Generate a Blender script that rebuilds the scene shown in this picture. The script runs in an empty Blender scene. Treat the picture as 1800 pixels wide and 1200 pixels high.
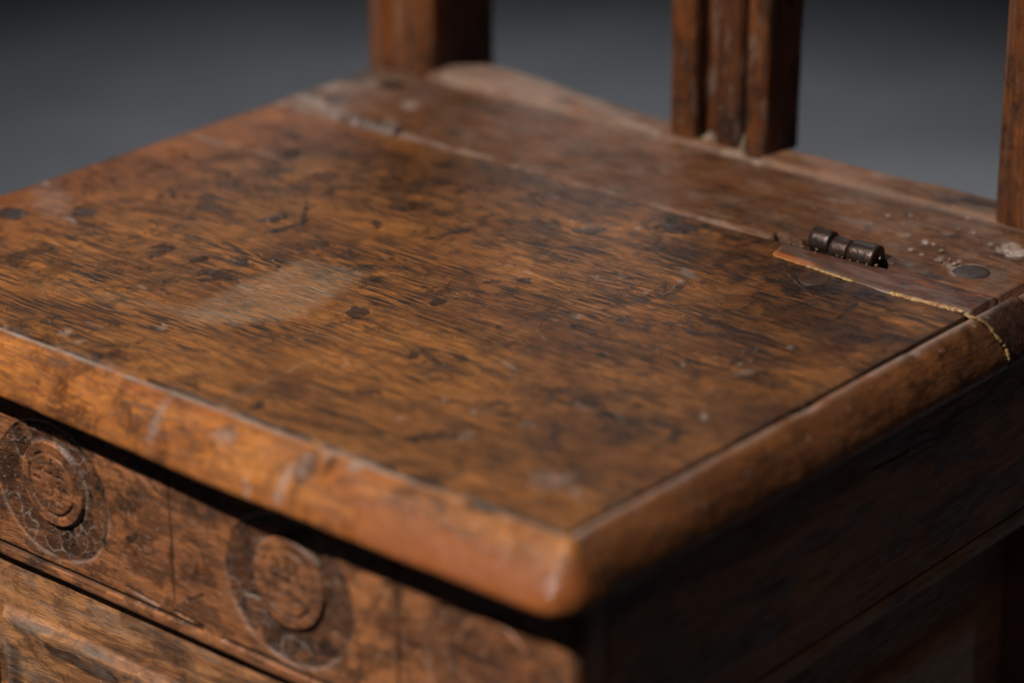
import bpy, bmesh, math, random
import numpy as np
from mathutils import Matrix, Vector

# ------------------------------------------------------------------ camera, world, lamps, exposure
scene = bpy.context.scene
COL = scene.collection
SEAT = 0.46                                   # height of the seat board above the floor
cam_data = bpy.data.cameras.new('camera')
cam = bpy.data.objects.new('camera', cam_data)
COL.objects.link(cam)
cam_data.sensor_width = 36.0
cam_data.lens = 99.37
cam_data.clip_start = 0.05
cam_data.clip_end = 100.0
cam.matrix_world = Matrix(((0.76333, -0.24462, 0.59790, 0.65800),
                           (0.64598, 0.29681, -0.70329, -0.80840),
                           (-0.00542, 0.92307, 0.38459, 0.52000 + SEAT),
                           (0, 0, 0, 1)))
cam_data.dof.use_dof = True
cam_data.dof.focus_distance = 1.415
cam_data.dof.aperture_fstop = 3.1
cam_data.dof.aperture_blades = 0
scene.camera = cam

world = bpy.data.worlds.new('World')
scene.world = world
world.use_nodes = True
bg = world.node_tree.nodes['Background']
bg.inputs[0].default_value = (0.75, 0.85, 1.0, 1)
bg.inputs[1].default_value = 0.006


def aim(o, target):
    d = Vector(target) - o.location
    o.rotation_euler = d.to_track_quat('-Z', 'Y').to_euler()


key_data = bpy.data.lights.new('key_lamp', 'SPOT')
key_data.energy = 300
key_data.color = (1.0, 0.93, 0.84)
key_data.shadow_soft_size = 0.035
key_data.spot_size = math.radians(32)
key_data.spot_blend = 0.5
key = bpy.data.objects.new('key_lamp', key_data)
COL.objects.link(key)
key.location = (-0.52, -1.42, SEAT + 1.85)
aim(key, (-0.3, 0.25, SEAT))

back_data = bpy.data.lights.new('backdrop_lamp', 'SPOT')
back_data.energy = 100
back_data.color = (1.0, 0.99, 1.0)
back_data.shadow_soft_size = 0.3
back_data.spot_size = math.radians(79)
back_data.spot_blend = 1.0
back = bpy.data.objects.new('backdrop_lamp', back_data)
COL.objects.link(back)
back.location = (-1.28, 1.5, 1.75)
aim(back, (-0.95, 1.02, 0))

fill_data = bpy.data.lights.new('fill_softbox', 'AREA')
fill_data.energy = 2
fill_data.color = (0.82, 0.9, 1.0)
fill_data.shape = 'RECTANGLE'
fill_data.size = 1.6
fill_data.size_y = 1.0
fill = bpy.data.objects.new('fill_softbox', fill_data)
COL.objects.link(fill)
fill.location = (-1.5, 2.3, SEAT + 1.6)
aim(fill, (-0.25, 0.25, SEAT))

side_data = bpy.data.lights.new('side_fill', 'AREA')
side_data.energy = 2.4
side_data.color = (1.0, 0.9, 0.86)
side_data.size = 0.35
side = bpy.data.objects.new('side_fill', side_data)
COL.objects.link(side)
side.location = (0.85, 0.25, SEAT + 2.0)
aim(side, (0.0, 0.2, SEAT - 0.1))

scene.view_settings.view_transform = 'Standard'
scene.view_settings.look = 'None'
scene.view_settings.exposure = 0.0
scene.view_settings.gamma = 1.0
scene.cycles.max_bounces = 6


# ------------------------------------------------------------------ numpy noise helpers
def _hash(ix, iy, seed):
    h = (ix.astype(np.int64) * 374761393 + iy.astype(np.int64) * 668265263 + seed * 1442695041) & 0xFFFFFFFF
    h = ((h ^ (h >> 13)) * 1274126177) & 0xFFFFFFFF
    h = h ^ (h >> 16)
    return (h & 0xFFFFFF) / float(0xFFFFFF)


def vnoise(x, y, seed=0):
    x = np.asarray(x, float); y = np.asarray(y, float)
    x, y = np.broadcast_arrays(x, y)
    xi = np.floor(x); yi = np.floor(y)
    u = x - xi; v = y - yi
    u = u * u * (3 - 2 * u); v = v * v * (3 - 2 * v)
    a = _hash(xi, yi, seed); b = _hash(xi + 1, yi, seed)
    c = _hash(xi, yi + 1, seed); d = _hash(xi + 1, yi + 1, seed)
    return (a * (1 - u) + b * u) * (1 - v) + (c * (1 - u) + d * u) * v


def fbm(x, y, octaves=4, seed=0):
    s = 0.0; a = 0.5; t = 0.0
    for k in range(octaves):
        s = s + a * vnoise(np.asarray(x) * 2 ** k + 17.3 * k, np.asarray(y) * 2 ** k + 9.1 * k, seed + k)
        t += a; a *= 0.5
    return s / t


def sst(e0, e1, x):
    t = np.clip((x - e0) / (e1 - e0), 0, 1)
    return t * t * (3 - 2 * t)


def marks(x, y, lst, rough=0.8, freq=260, seed=5, soft=1.3):
    n = fbm(x * freq, y * freq, 4, seed) - 0.5
    out = np.zeros_like(x)
    for cx, cy, a, b, c, d, s in lst:
        dx = x - cx; dy = y - cy
        q = (a * dx + b * dy) ** 2 + (c * dx + d * dy) ** 2
        m = q < 9
        if not m.any():
            continue
        r = np.sqrt(q[m]) + rough * 2 * n[m]
        out[m] = np.maximum(out[m], s * sst(soft, 0.3, r))
    return out


def seg_dist(x, y, ax, ay, bx, by):
    dx, dy = bx - ax, by - ay
    t = np.clip(((x - ax) * dx + (y - ay) * dy) / (dx * dx + dy * dy + 1e-12), 0, 1)
    return np.hypot(x - ax - t * dx, y - ay - t * dy), t


def in_poly_soft(x, y, poly, width):
    inside = np.zeros(x.shape, bool)
    dmin = np.full(x.shape, 1e9)
    n = len(poly)
    for i in range(n):
        ax, ay = poly[i]; bx, by = poly[(i + 1) % n]
        cond = (ay > y) != (by > y)
        xi = (bx - ax) * (y - ay) / (by - ay + 1e-12) + ax
        inside ^= cond & (x < xi)
        dmin = np.minimum(dmin, seg_dist(x, y, ax, ay, bx, by)[0])
    sd = np.where(inside, dmin, -dmin)
    return sst(-width, width, sd)


# ------------------------------------------------------------------ mesh helpers (mesh coordinates: seat corner = origin, z = 0 on the seat)
OFF = Vector((0.25, -0.21, SEAT))


def link(name, me, mat, parent, smooth=True, label=None):
    o = bpy.data.objects.new(name, me)
    COL.objects.link(o)
    me.materials.append(mat)
    if parent is not None:
        o.parent = parent
        if parent.type == 'EMPTY':
            o.location = OFF
    if smooth:
        me.polygons.foreach_set('use_smooth', [True] * len(me.polygons))
    if label:
        o['label'] = label
    return o


def grid_mesh(name, X, Y, Z, closed_v=False, caps=False, attrs=None, extra=None):
    """X, Y, Z: arrays (nu, nv). closed_v joins the last column to the first; caps fill both u ends."""
    nu, nv = X.shape
    co = np.stack([X, Y, Z], -1).reshape(-1, 3)
    idx = np.arange(nu * nv).reshape(nu, nv)
    if closed_v:
        idx2 = np.concatenate([idx, idx[:, :1]], 1)
    else:
        idx2 = idx
    q = np.stack([idx2[:-1, :-1], idx2[1:, :-1], idx2[1:, 1:], idx2[:-1, 1:]], -1).reshape(-1, 4)
    nq = len(q)
    loops = [q.ravel()]
    sizes = [np.full(nq, 4)]
    if caps:
        loops += [idx[0, :], idx[-1, ::-1]]
        sizes += [np.array([nv]), np.array([nv])]
    if extra:
        for e in extra:
            loops.append(np.array(e)); sizes.append(np.array([len(e)]))
    loops = np.concatenate(loops); sizes = np.concatenate(sizes)
    me = bpy.data.meshes.new(name)
    me.vertices.add(len(co)); me.vertices.foreach_set('co', co.ravel().astype(np.float32))
    me.loops.add(len(loops)); me.loops.foreach_set('vertex_index', loops.astype(np.int32))
    me.polygons.add(len(sizes))
    starts = np.concatenate([[0], np.cumsum(sizes)[:-1]])
    me.polygons.foreach_set('loop_start', starts.astype(np.int32))
    me.update(calc_edges=True)
    me.validate()
    for k, v in (attrs or {}).items():
        a = me.attributes.new(k, 'FLOAT', 'POINT')
        a.data.foreach_set('value', v.reshape(-1).astype(np.float32))
    return me


def fix_normals(me):
    bm = bmesh.new(); bm.from_mesh(me)
    bmesh.ops.recalc_face_normals(bm, faces=bm.faces)
    bm.to_mesh(me); bm.free()
    return me


def slab(name, xs, ys, hfun, bottom, afun=None, axis='z'):
    """A board: fine top relief, straight sides, closed underside. hfun(x, y) gives the height of the top."""
    X, Y = np.meshgrid(xs, ys, indexing='ij')
    H = hfun(X, Y)
    at = afun(X, Y) if afun else {}
    # border ring dropped to the underside
    def ring(A):
        return np.pad(A, 1, mode='edge')
    Xr, Yr = ring(X), ring(Y)
    Hr = ring(H)
    Hr[0, :] = Hr[-1, :] = bottom
    Hr[:, 0] = Hr[:, -1] = bottom
    at = {k: ring(v) for k, v in at.items()}
    nu, nv = Xr.shape
    ids = np.arange(nu * nv).reshape(nu, nv)
    border = list(ids[0, :]) + list(ids[1:, -1]) + list(ids[-1, -2::-1]) + list(ids[-2:0:-1, 0])
    if axis == 'z':
        P = (Xr, Yr, Hr)
    elif axis == 'y':                # Y holds z, height runs towards -y
        P = (Xr, -Hr, Yr)
    else:                            # axis x: X holds y, Y holds z, height towards +x
        P = (Hr, Xr, Yr)
    me = grid_mesh(name, *P, attrs=at, extra=[border])
    return me


def box_mesh(name, x0, x1, y0, y1, z0, z1, bev=0.002, seg=2):
    bm = bmesh.new()
    bmesh.ops.create_cube(bm, size=1)
    for v in bm.verts:
        v.co = ((x0 + x1) / 2 + v.co.x * (x1 - x0), (y0 + y1) / 2 + v.co.y * (y1 - y0), (z0 + z1) / 2 + v.co.z * (z1 - z0))
    if bev:
        bmesh.ops.bevel(bm, geom=bm.edges[:], offset=bev, segments=seg, affect='EDGES', profile=0.6)
    me = bpy.data.meshes.new(name)
    bm.to_mesh(me); bm.free()
    return me


# ------------------------------------------------------------------ materials
class NT:
    def __init__(self, name):
        self.m = bpy.data.materials.new(name)
        self.m.use_nodes = True
        self.t = self.m.node_tree
        self.bsdf = self.t.nodes['Principled BSDF']

    def n(self, typ, **kw):
        nd = self.t.nodes.new(typ)
        for k, v in kw.items():
            setattr(nd, k, v)
        return nd

    def set(self, sock, v):
        if hasattr(v, 'is_linked') or isinstance(v, bpy.types.NodeSocket):
            self.t.links.new(v, sock)
        else:
            sock.default_value = v

    def math(self, op, a, b=0.0, c=0.0, clamp=False):
        nd = self.n('ShaderNodeMath', operation=op, use_clamp=clamp)
        self.set(nd.inputs[0], a); self.set(nd.inputs[1], b)
        if op in ('MULTIPLY_ADD',):
            self.set(nd.inputs[2], c)
        return nd.outputs[0]

    def coords(self, scale, off=(0, 0, 0), src=None):
        mp = self.n('ShaderNodeMapping')
        mp.inputs['Scale'].default_value = scale
        mp.inputs['Location'].default_value = off
        self.set(mp.inputs['Vector'], src if src is not None else self.obj())
        return mp.outputs[0]

    def obj(self):
        if not hasattr(self, '_tc'):
            self._tc = self.n('ShaderNodeTexCoord')
        return self._tc.outputs['Object']

    def noise(self, vec, scale=1.0, detail=3.0, rough=0.55, dist=0.0):
        nd = self.n('ShaderNodeTexNoise')
        self.set(nd.inputs['Vector'], vec)
        nd.inputs['Scale'].default_value = scale
        nd.inputs['Detail'].default_value = detail
        nd.inputs['Roughness'].default_value = rough
        nd.inputs['Distortion'].default_value = dist
        return nd.outputs['Fac']

    def remap(self, v, a, b, lo=0.0, hi=1.0):
        nd = self.n('ShaderNodeMapRange', interpolation_type='SMOOTHSTEP')
        self.set(nd.inputs[0], v)
        nd.inputs[1].default_value = a; nd.inputs[2].default_value = b
        nd.inputs[3].default_value = lo; nd.inputs[4].default_value = hi
        return nd.outputs[0]

    def mix(self, f, a, b, mode='MIX'):
        nd = self.n('ShaderNodeMix', data_type='RGBA', blend_type=mode)
        self.set(nd.inputs[0], f)
        for s, v in ((nd.inputs[6], a), (nd.inputs[7], b)):
            if isinstance(v, tuple):
                s.default_value = v + (1,) if len(v) == 3 else v
            else:
                self.t.links.new(v, s)
        return nd.outputs[2]

    def attr(self, name):
        nd = self.n('ShaderNodeAttribute', attribute_type='GEOMETRY', attribute_name=name)
        return nd.outputs['Fac']

    def bump(self, h, dist, strength=1.0, normal=None):
        nd = self.n('ShaderNodeBump')
        nd.inputs['Distance'].default_value = dist
        nd.inputs['Strength'].default_value = strength
        self.set(nd.inputs['Height'], h)
        if normal is not None:
            self.t.links.new(normal, nd.inputs['Normal'])
        return nd.outputs[0]


def axis_scale(axis, along, across):
    s = [across] * 3
    s['xyz'.index(axis)] = along
    return tuple(s)


def wood(name, axis='x', light=(0.36, 0.155, 0.040), dark=(0.15, 0.055, 0.016), patina=(0.035, 0.02, 0.014),
         grime=0.45, pore=0.55, dust=0.12, rough=0.42, off=(0, 0, 0), pore_across=330.0, pore_along=38.0, spec=0.4, bump=1.0, net=0.6, scratch=0.0):
    w = NT(name)
    # slow warp so that the grain is not ruler straight
    big = w.noise(w.coords(axis_scale(axis, 5, 14), off), 1, 2)
    warp = w.n('ShaderNodeVectorMath', operation='MULTIPLY_ADD')
    comb = w.n('ShaderNodeCombineXYZ')
    for i in range(3):
        w.set(comb.inputs[i], big)
    w.t.links.new(comb.outputs[0], warp.inputs[0])
    k = [0.02] * 3; k['xyz'.index(axis)] = 0.0
    warp.inputs[1].default_value = tuple(k)
    w.t.links.new(w.obj(), warp.inputs[2])
    vec = warp.outputs[0]
    tone = w.noise(w.coords(axis_scale(axis, 7, 26), off, vec), 1, 4, 0.6)
    streak = w.noise(w.coords(axis_scale(axis, 14, 210), off, vec), 1, 4, 0.6)
    pores = w.noise(w.coords(axis_scale(axis, pore_along, pore_across), off, vec), 1, 3, 0.5)
    pores2 = w.noise(w.coords(axis_scale(axis, pore_along * 2.4, pore_across * 2.6), off, vec), 1, 2, 0.5)
    fine = w.noise(w.coords((900, 900, 900), off), 1, 2, 0.6)
    t = w.math('ADD', w.math('MULTIPLY', tone, 0.55), w.math('MULTIPLY', streak, 0.45))
    col = w.mix(w.remap(t, 0.36, 0.64), dark, light)
    pm = w.math('MULTIPLY', w.remap(pores, 0.50, 0.555), w.remap(w.noise(w.coords(axis_scale(axis, 16, 30), (6, 6, 6)), 1, 3, 0.6), 0.32, 0.62, 0.25, 1.0))
    pm2 = w.math('MULTIPLY', w.remap(pores2, 0.53, 0.63), 0.6)
    pall = w.math('MAXIMUM', pm, pm2)
    col = w.mix(w.math('MULTIPLY', pall, pore), col, patina)
    # old polish and grime in cloudy patches, broken up along the grain
    g1 = w.noise(w.coords(axis_scale(axis, 20, 34), (3.1, 1.7, 0.4)), 1, 6, 0.68, 0.4)
    g2 = w.noise(w.coords(axis_scale(axis, 140, 330), (1.1, 5.7, 2.4)), 1, 5, 0.68)
    g = w.math('ADD', w.math('MULTIPLY', g1, 0.68), w.math('MULTIPLY', g2, 0.32))
    gm = w.remap(g, 0.47, 0.66)
    col = w.mix(w.math('MULTIPLY', gm, grime), col, patina)
    fleck = w.noise(w.coords(axis_scale(axis, 190, 330), (7.7, 2.2, 9.4)), 1, 4, 0.7)
    col = w.mix(w.math('MULTIPLY', w.remap(fleck, 0.66, 0.74), 0.6), col, (0.02, 0.012, 0.01))
    # smudged network of old polish, not tied to the grain
    nv = w.coords((46, 46, 46), (0.7, 3.3, 1.9))
    nw = w.noise(nv, 1, 7, 0.72, 1.3)
    nw2 = w.noise(w.coords((150, 150, 150), (2.7, 0.3, 5.9)), 1, 5, 0.7, 0.8)
    netv = w.math('ADD', w.math('MULTIPLY', nw, 0.7), w.math('MULTIPLY', nw2, 0.3))
    area = w.noise(w.coords((11, 11, 11), (5.5, 1.2, 8.8)), 1, 3, 0.6)
    netm = w.math('MULTIPLY', w.remap(netv, 0.47, 0.63), w.remap(area, 0.36, 0.62, 0.35, 1.0))
    col = w.mix(w.math('MULTIPLY', netm, net), col, patina)
    # hand painted masks: stains, darker zones, shade (dark); wear, dust, painted light (pale)
    da = w.attr('dark'); pa = w.attr('pale'); fi = w.attr('pale_patch'); re = w.attr('red')
    brk = w.noise(w.coords(axis_scale(axis, 160, 420), (2, 2, 2)), 1, 4, 0.7)
    dm = w.math('MULTIPLY', w.math('SUBTRACT', w.math('MULTIPLY', da, 2.0), w.math('MULTIPLY', w.math('ADD', nw2, brk), 0.42)), w.remap(da, 0.0, 0.25), clamp=True)
    col = w.mix(re, col, (0.30, 0.085, 0.022))
    col = w.mix(w.math('MULTIPLY', dm, 0.86), col, (0.022, 0.013, 0.010))
    col = w.mix(w.math('MULTIPLY', w.attr('darken'), w.remap(netv, 0.38, 0.58, 0.5, 1.0)), col, (0.30, 0.25, 0.24), 'MULTIPLY')
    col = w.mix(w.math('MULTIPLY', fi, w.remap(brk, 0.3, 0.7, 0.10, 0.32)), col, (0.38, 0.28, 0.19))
    patch_pore = w.math('MULTIPLY', w.math('MULTIPLY', fi, 0.75), w.remap(pores, 0.60, 0.66), clamp=True)
    col = w.mix(w.math('MULTIPLY', patch_pore, 0.55), col, (0.55, 0.45, 0.36))
    dn = w.noise(w.coords((40, 40, 40), (4, 8, 1)), 1, 5, 0.7)
    dd = w.math('MULTIPLY', w.remap(dn, 0.42, 0.75), dust)
    col = w.mix(dd, col, (0.26, 0.20, 0.165))
    pm3 = w.math('MULTIPLY', pa, w.remap(brk, 0.3, 0.62, 0.45, 1.05), clamp=True)
    col = w.mix(pm3, col, (0.36, 0.29, 0.25))
    if scratch:
        # hairline scratches across the grain
        for ang, offs in ((0.55, 1.0), (-0.9, 5.0), (1.35, 9.0)):
            mp = w.n('ShaderNodeMapping')
            mp.inputs['Rotation'].default_value = (0, 0, ang)
            w.set(mp.inputs['Vector'], w.obj())
            mp2 = w.n('ShaderNodeMapping')
            mp2.inputs['Scale'].default_value = (16, 520, 16); mp2.inputs['Location'].default_value = (offs, 0, 0)
            w.t.links.new(mp.outputs[0], mp2.inputs['Vector'])
            sn = w.noise(mp2.outputs[0], 1, 2, 0.5)
            sm = w.math('MULTIPLY', w.remap(sn, 0.715, 0.735), w.remap(nw2, 0.42, 0.6))
            col = w.mix(w.math('MULTIPLY', sm, scratch), col, (0.02, 0.012, 0.009) if offs == 5.0 else (0.42, 0.30, 0.20))
    # crumbs of dust: tiny bright specks
    vo = w.n('ShaderNodeTexVoronoi', feature='F1')
    w.set(vo.inputs['Vector'], w.obj()); vo.inputs['Scale'].default_value = 105
    vo.inputs['Randomness'].default_value = 1.0
    sel = w.n('ShaderNodeSeparateColor'); w.t.links.new(vo.outputs['Color'], sel.inputs[0])
    sp = w.math('MULTIPLY', w.remap(vo.outputs['Distance'], 0.065, 0.04), w.remap(sel.outputs[0], 0.78, 0.80))
    col = w.mix(w.math('MULTIPLY', sp, 0.75), col, (0.62, 0.52, 0.42))
    w.t.links.new(col, w.bsdf.inputs['Base Color'])
    r = w.math('ADD', rough, w.math('MULTIPLY', pall, 0.2))
    r = w.math('ADD', r, w.math('MULTIPLY', w.math('SUBTRACT', g2, 0.5), 0.35))
    r = w.math('ADD', r, w.math('MULTIPLY', w.math('ADD', pm3, fi), 0.15))
    r = w.math('SUBTRACT', r, w.math('MULTIPLY', w.math('MAXIMUM', dm, netm), 0.16))
    r = w.math('MAXIMUM', w.math('SUBTRACT', r, w.math('MULTIPLY', w.attr('gloss'), 0.3)), 0.1, clamp=True)
    w.t.links.new(r, w.bsdf.inputs['Roughness'])
    w.bsdf.inputs['Specular IOR Level'].default_value = spec
    b1 = w.bump(w.math('SUBTRACT', 1.0, pall), 0.00025 * bump, 0.8)
    b2 = w.bump(fine, 0.00018 * bump, 0.5, b1)
    b3 = w.bump(g2, 0.0005 * bump, 0.6, b2)
    b4 = w.bump(netv, 0.0009 * bump, 0.5, b3)
    w.t.links.new(b4, w.bsdf.inputs['Normal'])
    return w.m


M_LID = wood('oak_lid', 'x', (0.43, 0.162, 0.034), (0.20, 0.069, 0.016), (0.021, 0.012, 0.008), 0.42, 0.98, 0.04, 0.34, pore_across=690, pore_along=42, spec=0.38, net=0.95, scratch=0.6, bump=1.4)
M_NOSE = wood('oak_front_moulding', 'x', (0.57, 0.210, 0.045), (0.32, 0.098, 0.020), (0.075, 0.030, 0.014), 0.55, 0.8, 0.04, 0.30, (3, 1, 2), pore_across=640, pore_along=55, net=0.85, bump=1.2)
M_STRIP = wood('oak_side_moulding', 'y', (0.34, 0.125, 0.040), (0.17, 0.06, 0.022), (0.04, 0.021, 0.014), 0.5, 0.35, 0.10, 0.38, (5, 3, 1), net=0.75, bump=0.7)
M_PLANK = wood('oak_rear_plank', 'x', (0.19, 0.072, 0.025), (0.10, 0.038, 0.015), (0.030, 0.016, 0.012), 0.55, 0.45, 0.32, 0.55, (1, 9, 4), net=0.85, spec=0.22)
M_PATCH = wood('oak_patch', 'x', (0.125, 0.040, 0.018), (0.065, 0.023, 0.012), (0.022, 0.013, 0.010), 0.55, 0.5, 0.18, 0.42, (8, 4, 4), net=0.95)
M_RAIL = wood('oak_front_rail', 'x', (0.49, 0.190, 0.070), (0.26, 0.094, 0.036), (0.042, 0.022, 0.017), 0.85, 0.5, 0.04, 0.38, (2, 6, 7), pore_across=620, pore_along=70, net=0.95)
M_PANEL = wood('oak_front_panel', 'x', (0.56, 0.26, 0.105), (0.32, 0.13, 0.052), (0.030, 0.020, 0.018), 0.85, 0.5, 0.1, 0.44, (6, 2, 3), net=0.6)
M_POST = wood('oak_post', 'z', (0.21, 0.066, 0.018), (0.09, 0.028, 0.009), (0.016, 0.009, 0.007), 0.65, 0.5, 0.05, 0.36, (4, 4, 9), net=0.9)
M_SIDE = wood('oak_side', 'y', (0.30, 0.12, 0.055), (0.20, 0.08, 0.04), (0.09, 0.045, 0.03), 0.4, 0.25, 0.10, 0.55, (9, 1, 5), bump=0.35, net=0.3)


def iron(name, col=(0.055, 0.038, 0.034), rough=0.38, metallic=0.55):
    w = NT(name)
    n1 = w.noise(w.coords((160, 160, 160)), 1, 5, 0.7)
    n2 = w.noise(w.coords((700, 700, 700)), 1, 3, 0.6)
    c = w.mix(w.remap(n1, 0.45, 0.68), col, (0.085, 0.042, 0.024))
    c = w.mix(w.math('MULTIPLY', w.remap(n2, 0.6, 0.75), 0.5), c, (0.2, 0.15, 0.11))
    w.t.links.new(c, w.bsdf.inputs['Base Color'])
    w.bsdf.inputs['Metallic'].default_value = metallic
    w.t.links.new(w.math('ADD', rough, w.math('MULTIPLY', n1, 0.2)), w.bsdf.inputs['Roughness'])
    w.t.links.new(w.bump(n2, 0.0003, 0.7, w.bump(n1, 0.0008, 0.6)), w.bsdf.inputs['Normal'])
    return w.m


M_IRON = iron('wrought_iron', (0.07, 0.050, 0.046), 0.26, 0.75)


def plain(name, a, b, scale=300, rough=0.8, bump=0.0004):
    w = NT(name)
    n1 = w.noise(w.coords((scale, scale, scale)), 1, 4, 0.7)
    w.t.links.new(w.mix(w.remap(n1, 0.35, 0.65), a, b), w.bsdf.inputs['Base Color'])
    w.bsdf.inputs['Roughness'].default_value = rough
    w.t.links.new(w.bump(n1, bump, 0.8), w.bsdf.inputs['Normal'])
    return w.m


M_FILLER = plain('yellow_filler', (0.22, 0.115, 0.04), (0.44, 0.29, 0.12), 600)
M_FILLER2 = plain('orange_filler', (0.24, 0.09, 0.03), (0.50, 0.35, 0.18), 320)
M_DUST = plain('pale_dust', (0.17, 0.115, 0.075), (0.30, 0.22, 0.15), 500)
M_DARK = plain('dark_end_grain', (0.022, 0.014, 0.011), (0.045, 0.026, 0.018), 260, 0.45)
M_FLOOR = plain('charcoal_backdrop', (0.094, 0.101, 0.112), (0.130, 0.136, 0.146), 2.2, 0.9, 0.0)

# ------------------------------------------------------------------ marks on the wood: centre, 2 x 2 matrix to a unit disc, strength
LID_DARK = [
    (-0.4741,0.1079,89,105,65,-79,1), (-0.4453,0.1350,84,94,71,-86,0.8), (-0.4170,0.0630,78,81,31,-116,0.7), (-0.3937,0.0695,39,62,105,15,0.6), 
    (-0.4070,0.1618,113,120,119,-145,0.7), (-0.3732,0.1712,211,215,145,-177,0.6), (-0.3589,0.1933,93,101,173,-91,0.9), (-0.3489,0.2049,350,300,13,-57,0.9), 
    (-0.3436,0.1843,64,73,242,-78,0.8), (-0.3712,0.1198,60,83,168,-3,0.8), (-0.3474,0.1234,119,124,111,-135,0.9), (-0.3215,0.1165,76,78,61,-75,1), 
    (-0.3234,0.1346,127,106,18,-222,0.9), (-0.3235,0.1045,270,279,161,-196,0.8), (-0.3070,0.1429,409,403,197,-239,0.8), 
    (-0.3892,0.1491,164,173,81,-99,0.6), (-0.3111,0.2200,210,172,49,-210,0.8), (-0.2326,0.1237,131,122,95,-115,1.3), (-0.4466,0.2985,99,96,76,-93,0.7), 
    (-0.4264,0.2755,101,98,79,-96,0.8), (-0.3849,0.2902,114,106,92,-112,0.6), (-0.3468,0.3151,106,94,108,-132,0.8), (-0.3128,0.0348,112,123,97,-118,0.6), 
    (-0.3165,0.1756,60,74,154,-6,0.6), (-0.2703,0.2378,55,56,249,-84,0.9), (-0.2163,0.2855,100,80,92,-112,0.9), (-0.1842,0.3175,56,41,59,-100,1), 
    (-0.1746,0.3298,167,124,73,-89,0.8), (-0.1981,0.2077,174,119,13,-218,1), (-0.2077,0.1947,177,152,162,-197,0.7), (-0.2114,0.1587,184,174,152,-116,1), 
    (-0.1755,0.0992,276,249,184,-223,1), (-0.1682,0.1529,551,471,219,-266,0.9), (-0.1404,0.1777,469,381,219,-265,1), (-0.1277,0.1751,407,326,296,-359,1), 
    (-0.1072,0.1582,415,331,306,-372,1), (-0.1203,0.1564,319,259,303,-368,0.9), (-0.1266,0.1967,218,172,108,-132,0.7), 
    (-0.1119,0.1993,288,222,146,-177,0.7), (-0.1336,0.2228,133,115,204,-118,0.7), (-0.1614,0.2923,43,29,17,-55,0.55), (-0.1632,0.0545,100,93,109,-132,0.7), 
    (-0.1271,0.1170,319,270,236,-286,0.8), (-0.1105,0.0329,59,57,131,-104,0.8), (-0.0239,0.1068,109,112,159,-29,0.8), (-0.1830,0.0975,95,77,88,-241,0.4), 
    (-0.1902,0.0097,160,214,269,-29,1), (-0.1694,0.0478,161,175,290,-142,0.6), (-0.2219,0.0836,70,54,26,-245,0.5), (-0.1211,0.0876,73,63,122,-148,0.35), 
    (-0.0768,0.1158,75,60,99,-120,0.35), (-0.0502,0.1892,71,59,145,-73,0.35), (-0.0594,0.0503,60,54,135,-108,0.3), (-0.1063,0.3059,65,40,20,-92,0.7), 
    (-0.0794,0.2972,50,31,32,-75,0.95), (-0.0553,0.3020,50,31,51,-121,0.8), (-0.0491,0.2777,61,74,838,141,0.9), (-0.1014,0.2791,204,146,136,-165,0.5), 
    (-0.3082,0.3094,80,69,112,-136,0.6), (-0.2714,0.3094,98,74,68,-224,0.7), (-0.3601,0.2916,89,81,131,-160,0.5), (-0.2269,0.3282,94,65,49,-238,0.6), 
    (-0.2985,0.3421,121,100,164,-200,0.4), (-0.3650,0.2506,116,110,113,-138,0.5), (-0.4305,0.1969,55,58,56,-69,0.35), (-0.4217,0.2411,56,56,73,-89,0.35), 
    (-0.3889,0.1162,89,109,190,-79,0.5), (-0.3430,0.0213,199,228,144,-175,0.7), (-0.3576,0.0992,262,281,197,-239,0.6), 
    (-0.2791,0.1431,314,302,201,-245,0.6), (-0.2587,0.1805,254,232,197,-240,0.6), (-0.2534,0.2007,182,162,194,-236,0.5), 
    (-0.2379,0.2187,166,130,102,-310,0.5), (-0.2394,0.2499,183,155,187,-228,0.5), (-0.1562,0.1751,278,230,216,-262,0.5), 
    (-0.0984,0.2227,241,180,173,-210,0.4), (-0.0707,0.2082,298,218,225,-273,0.4), (-0.0374,0.2266,218,151,227,-276,0.4), 
    (-0.0819,0.1369,332,262,241,-292,0.5), (-0.0837,0.0935,375,309,252,-305,0.6), (-0.0611,0.0800,103,83,131,-158,0.3)]
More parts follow.
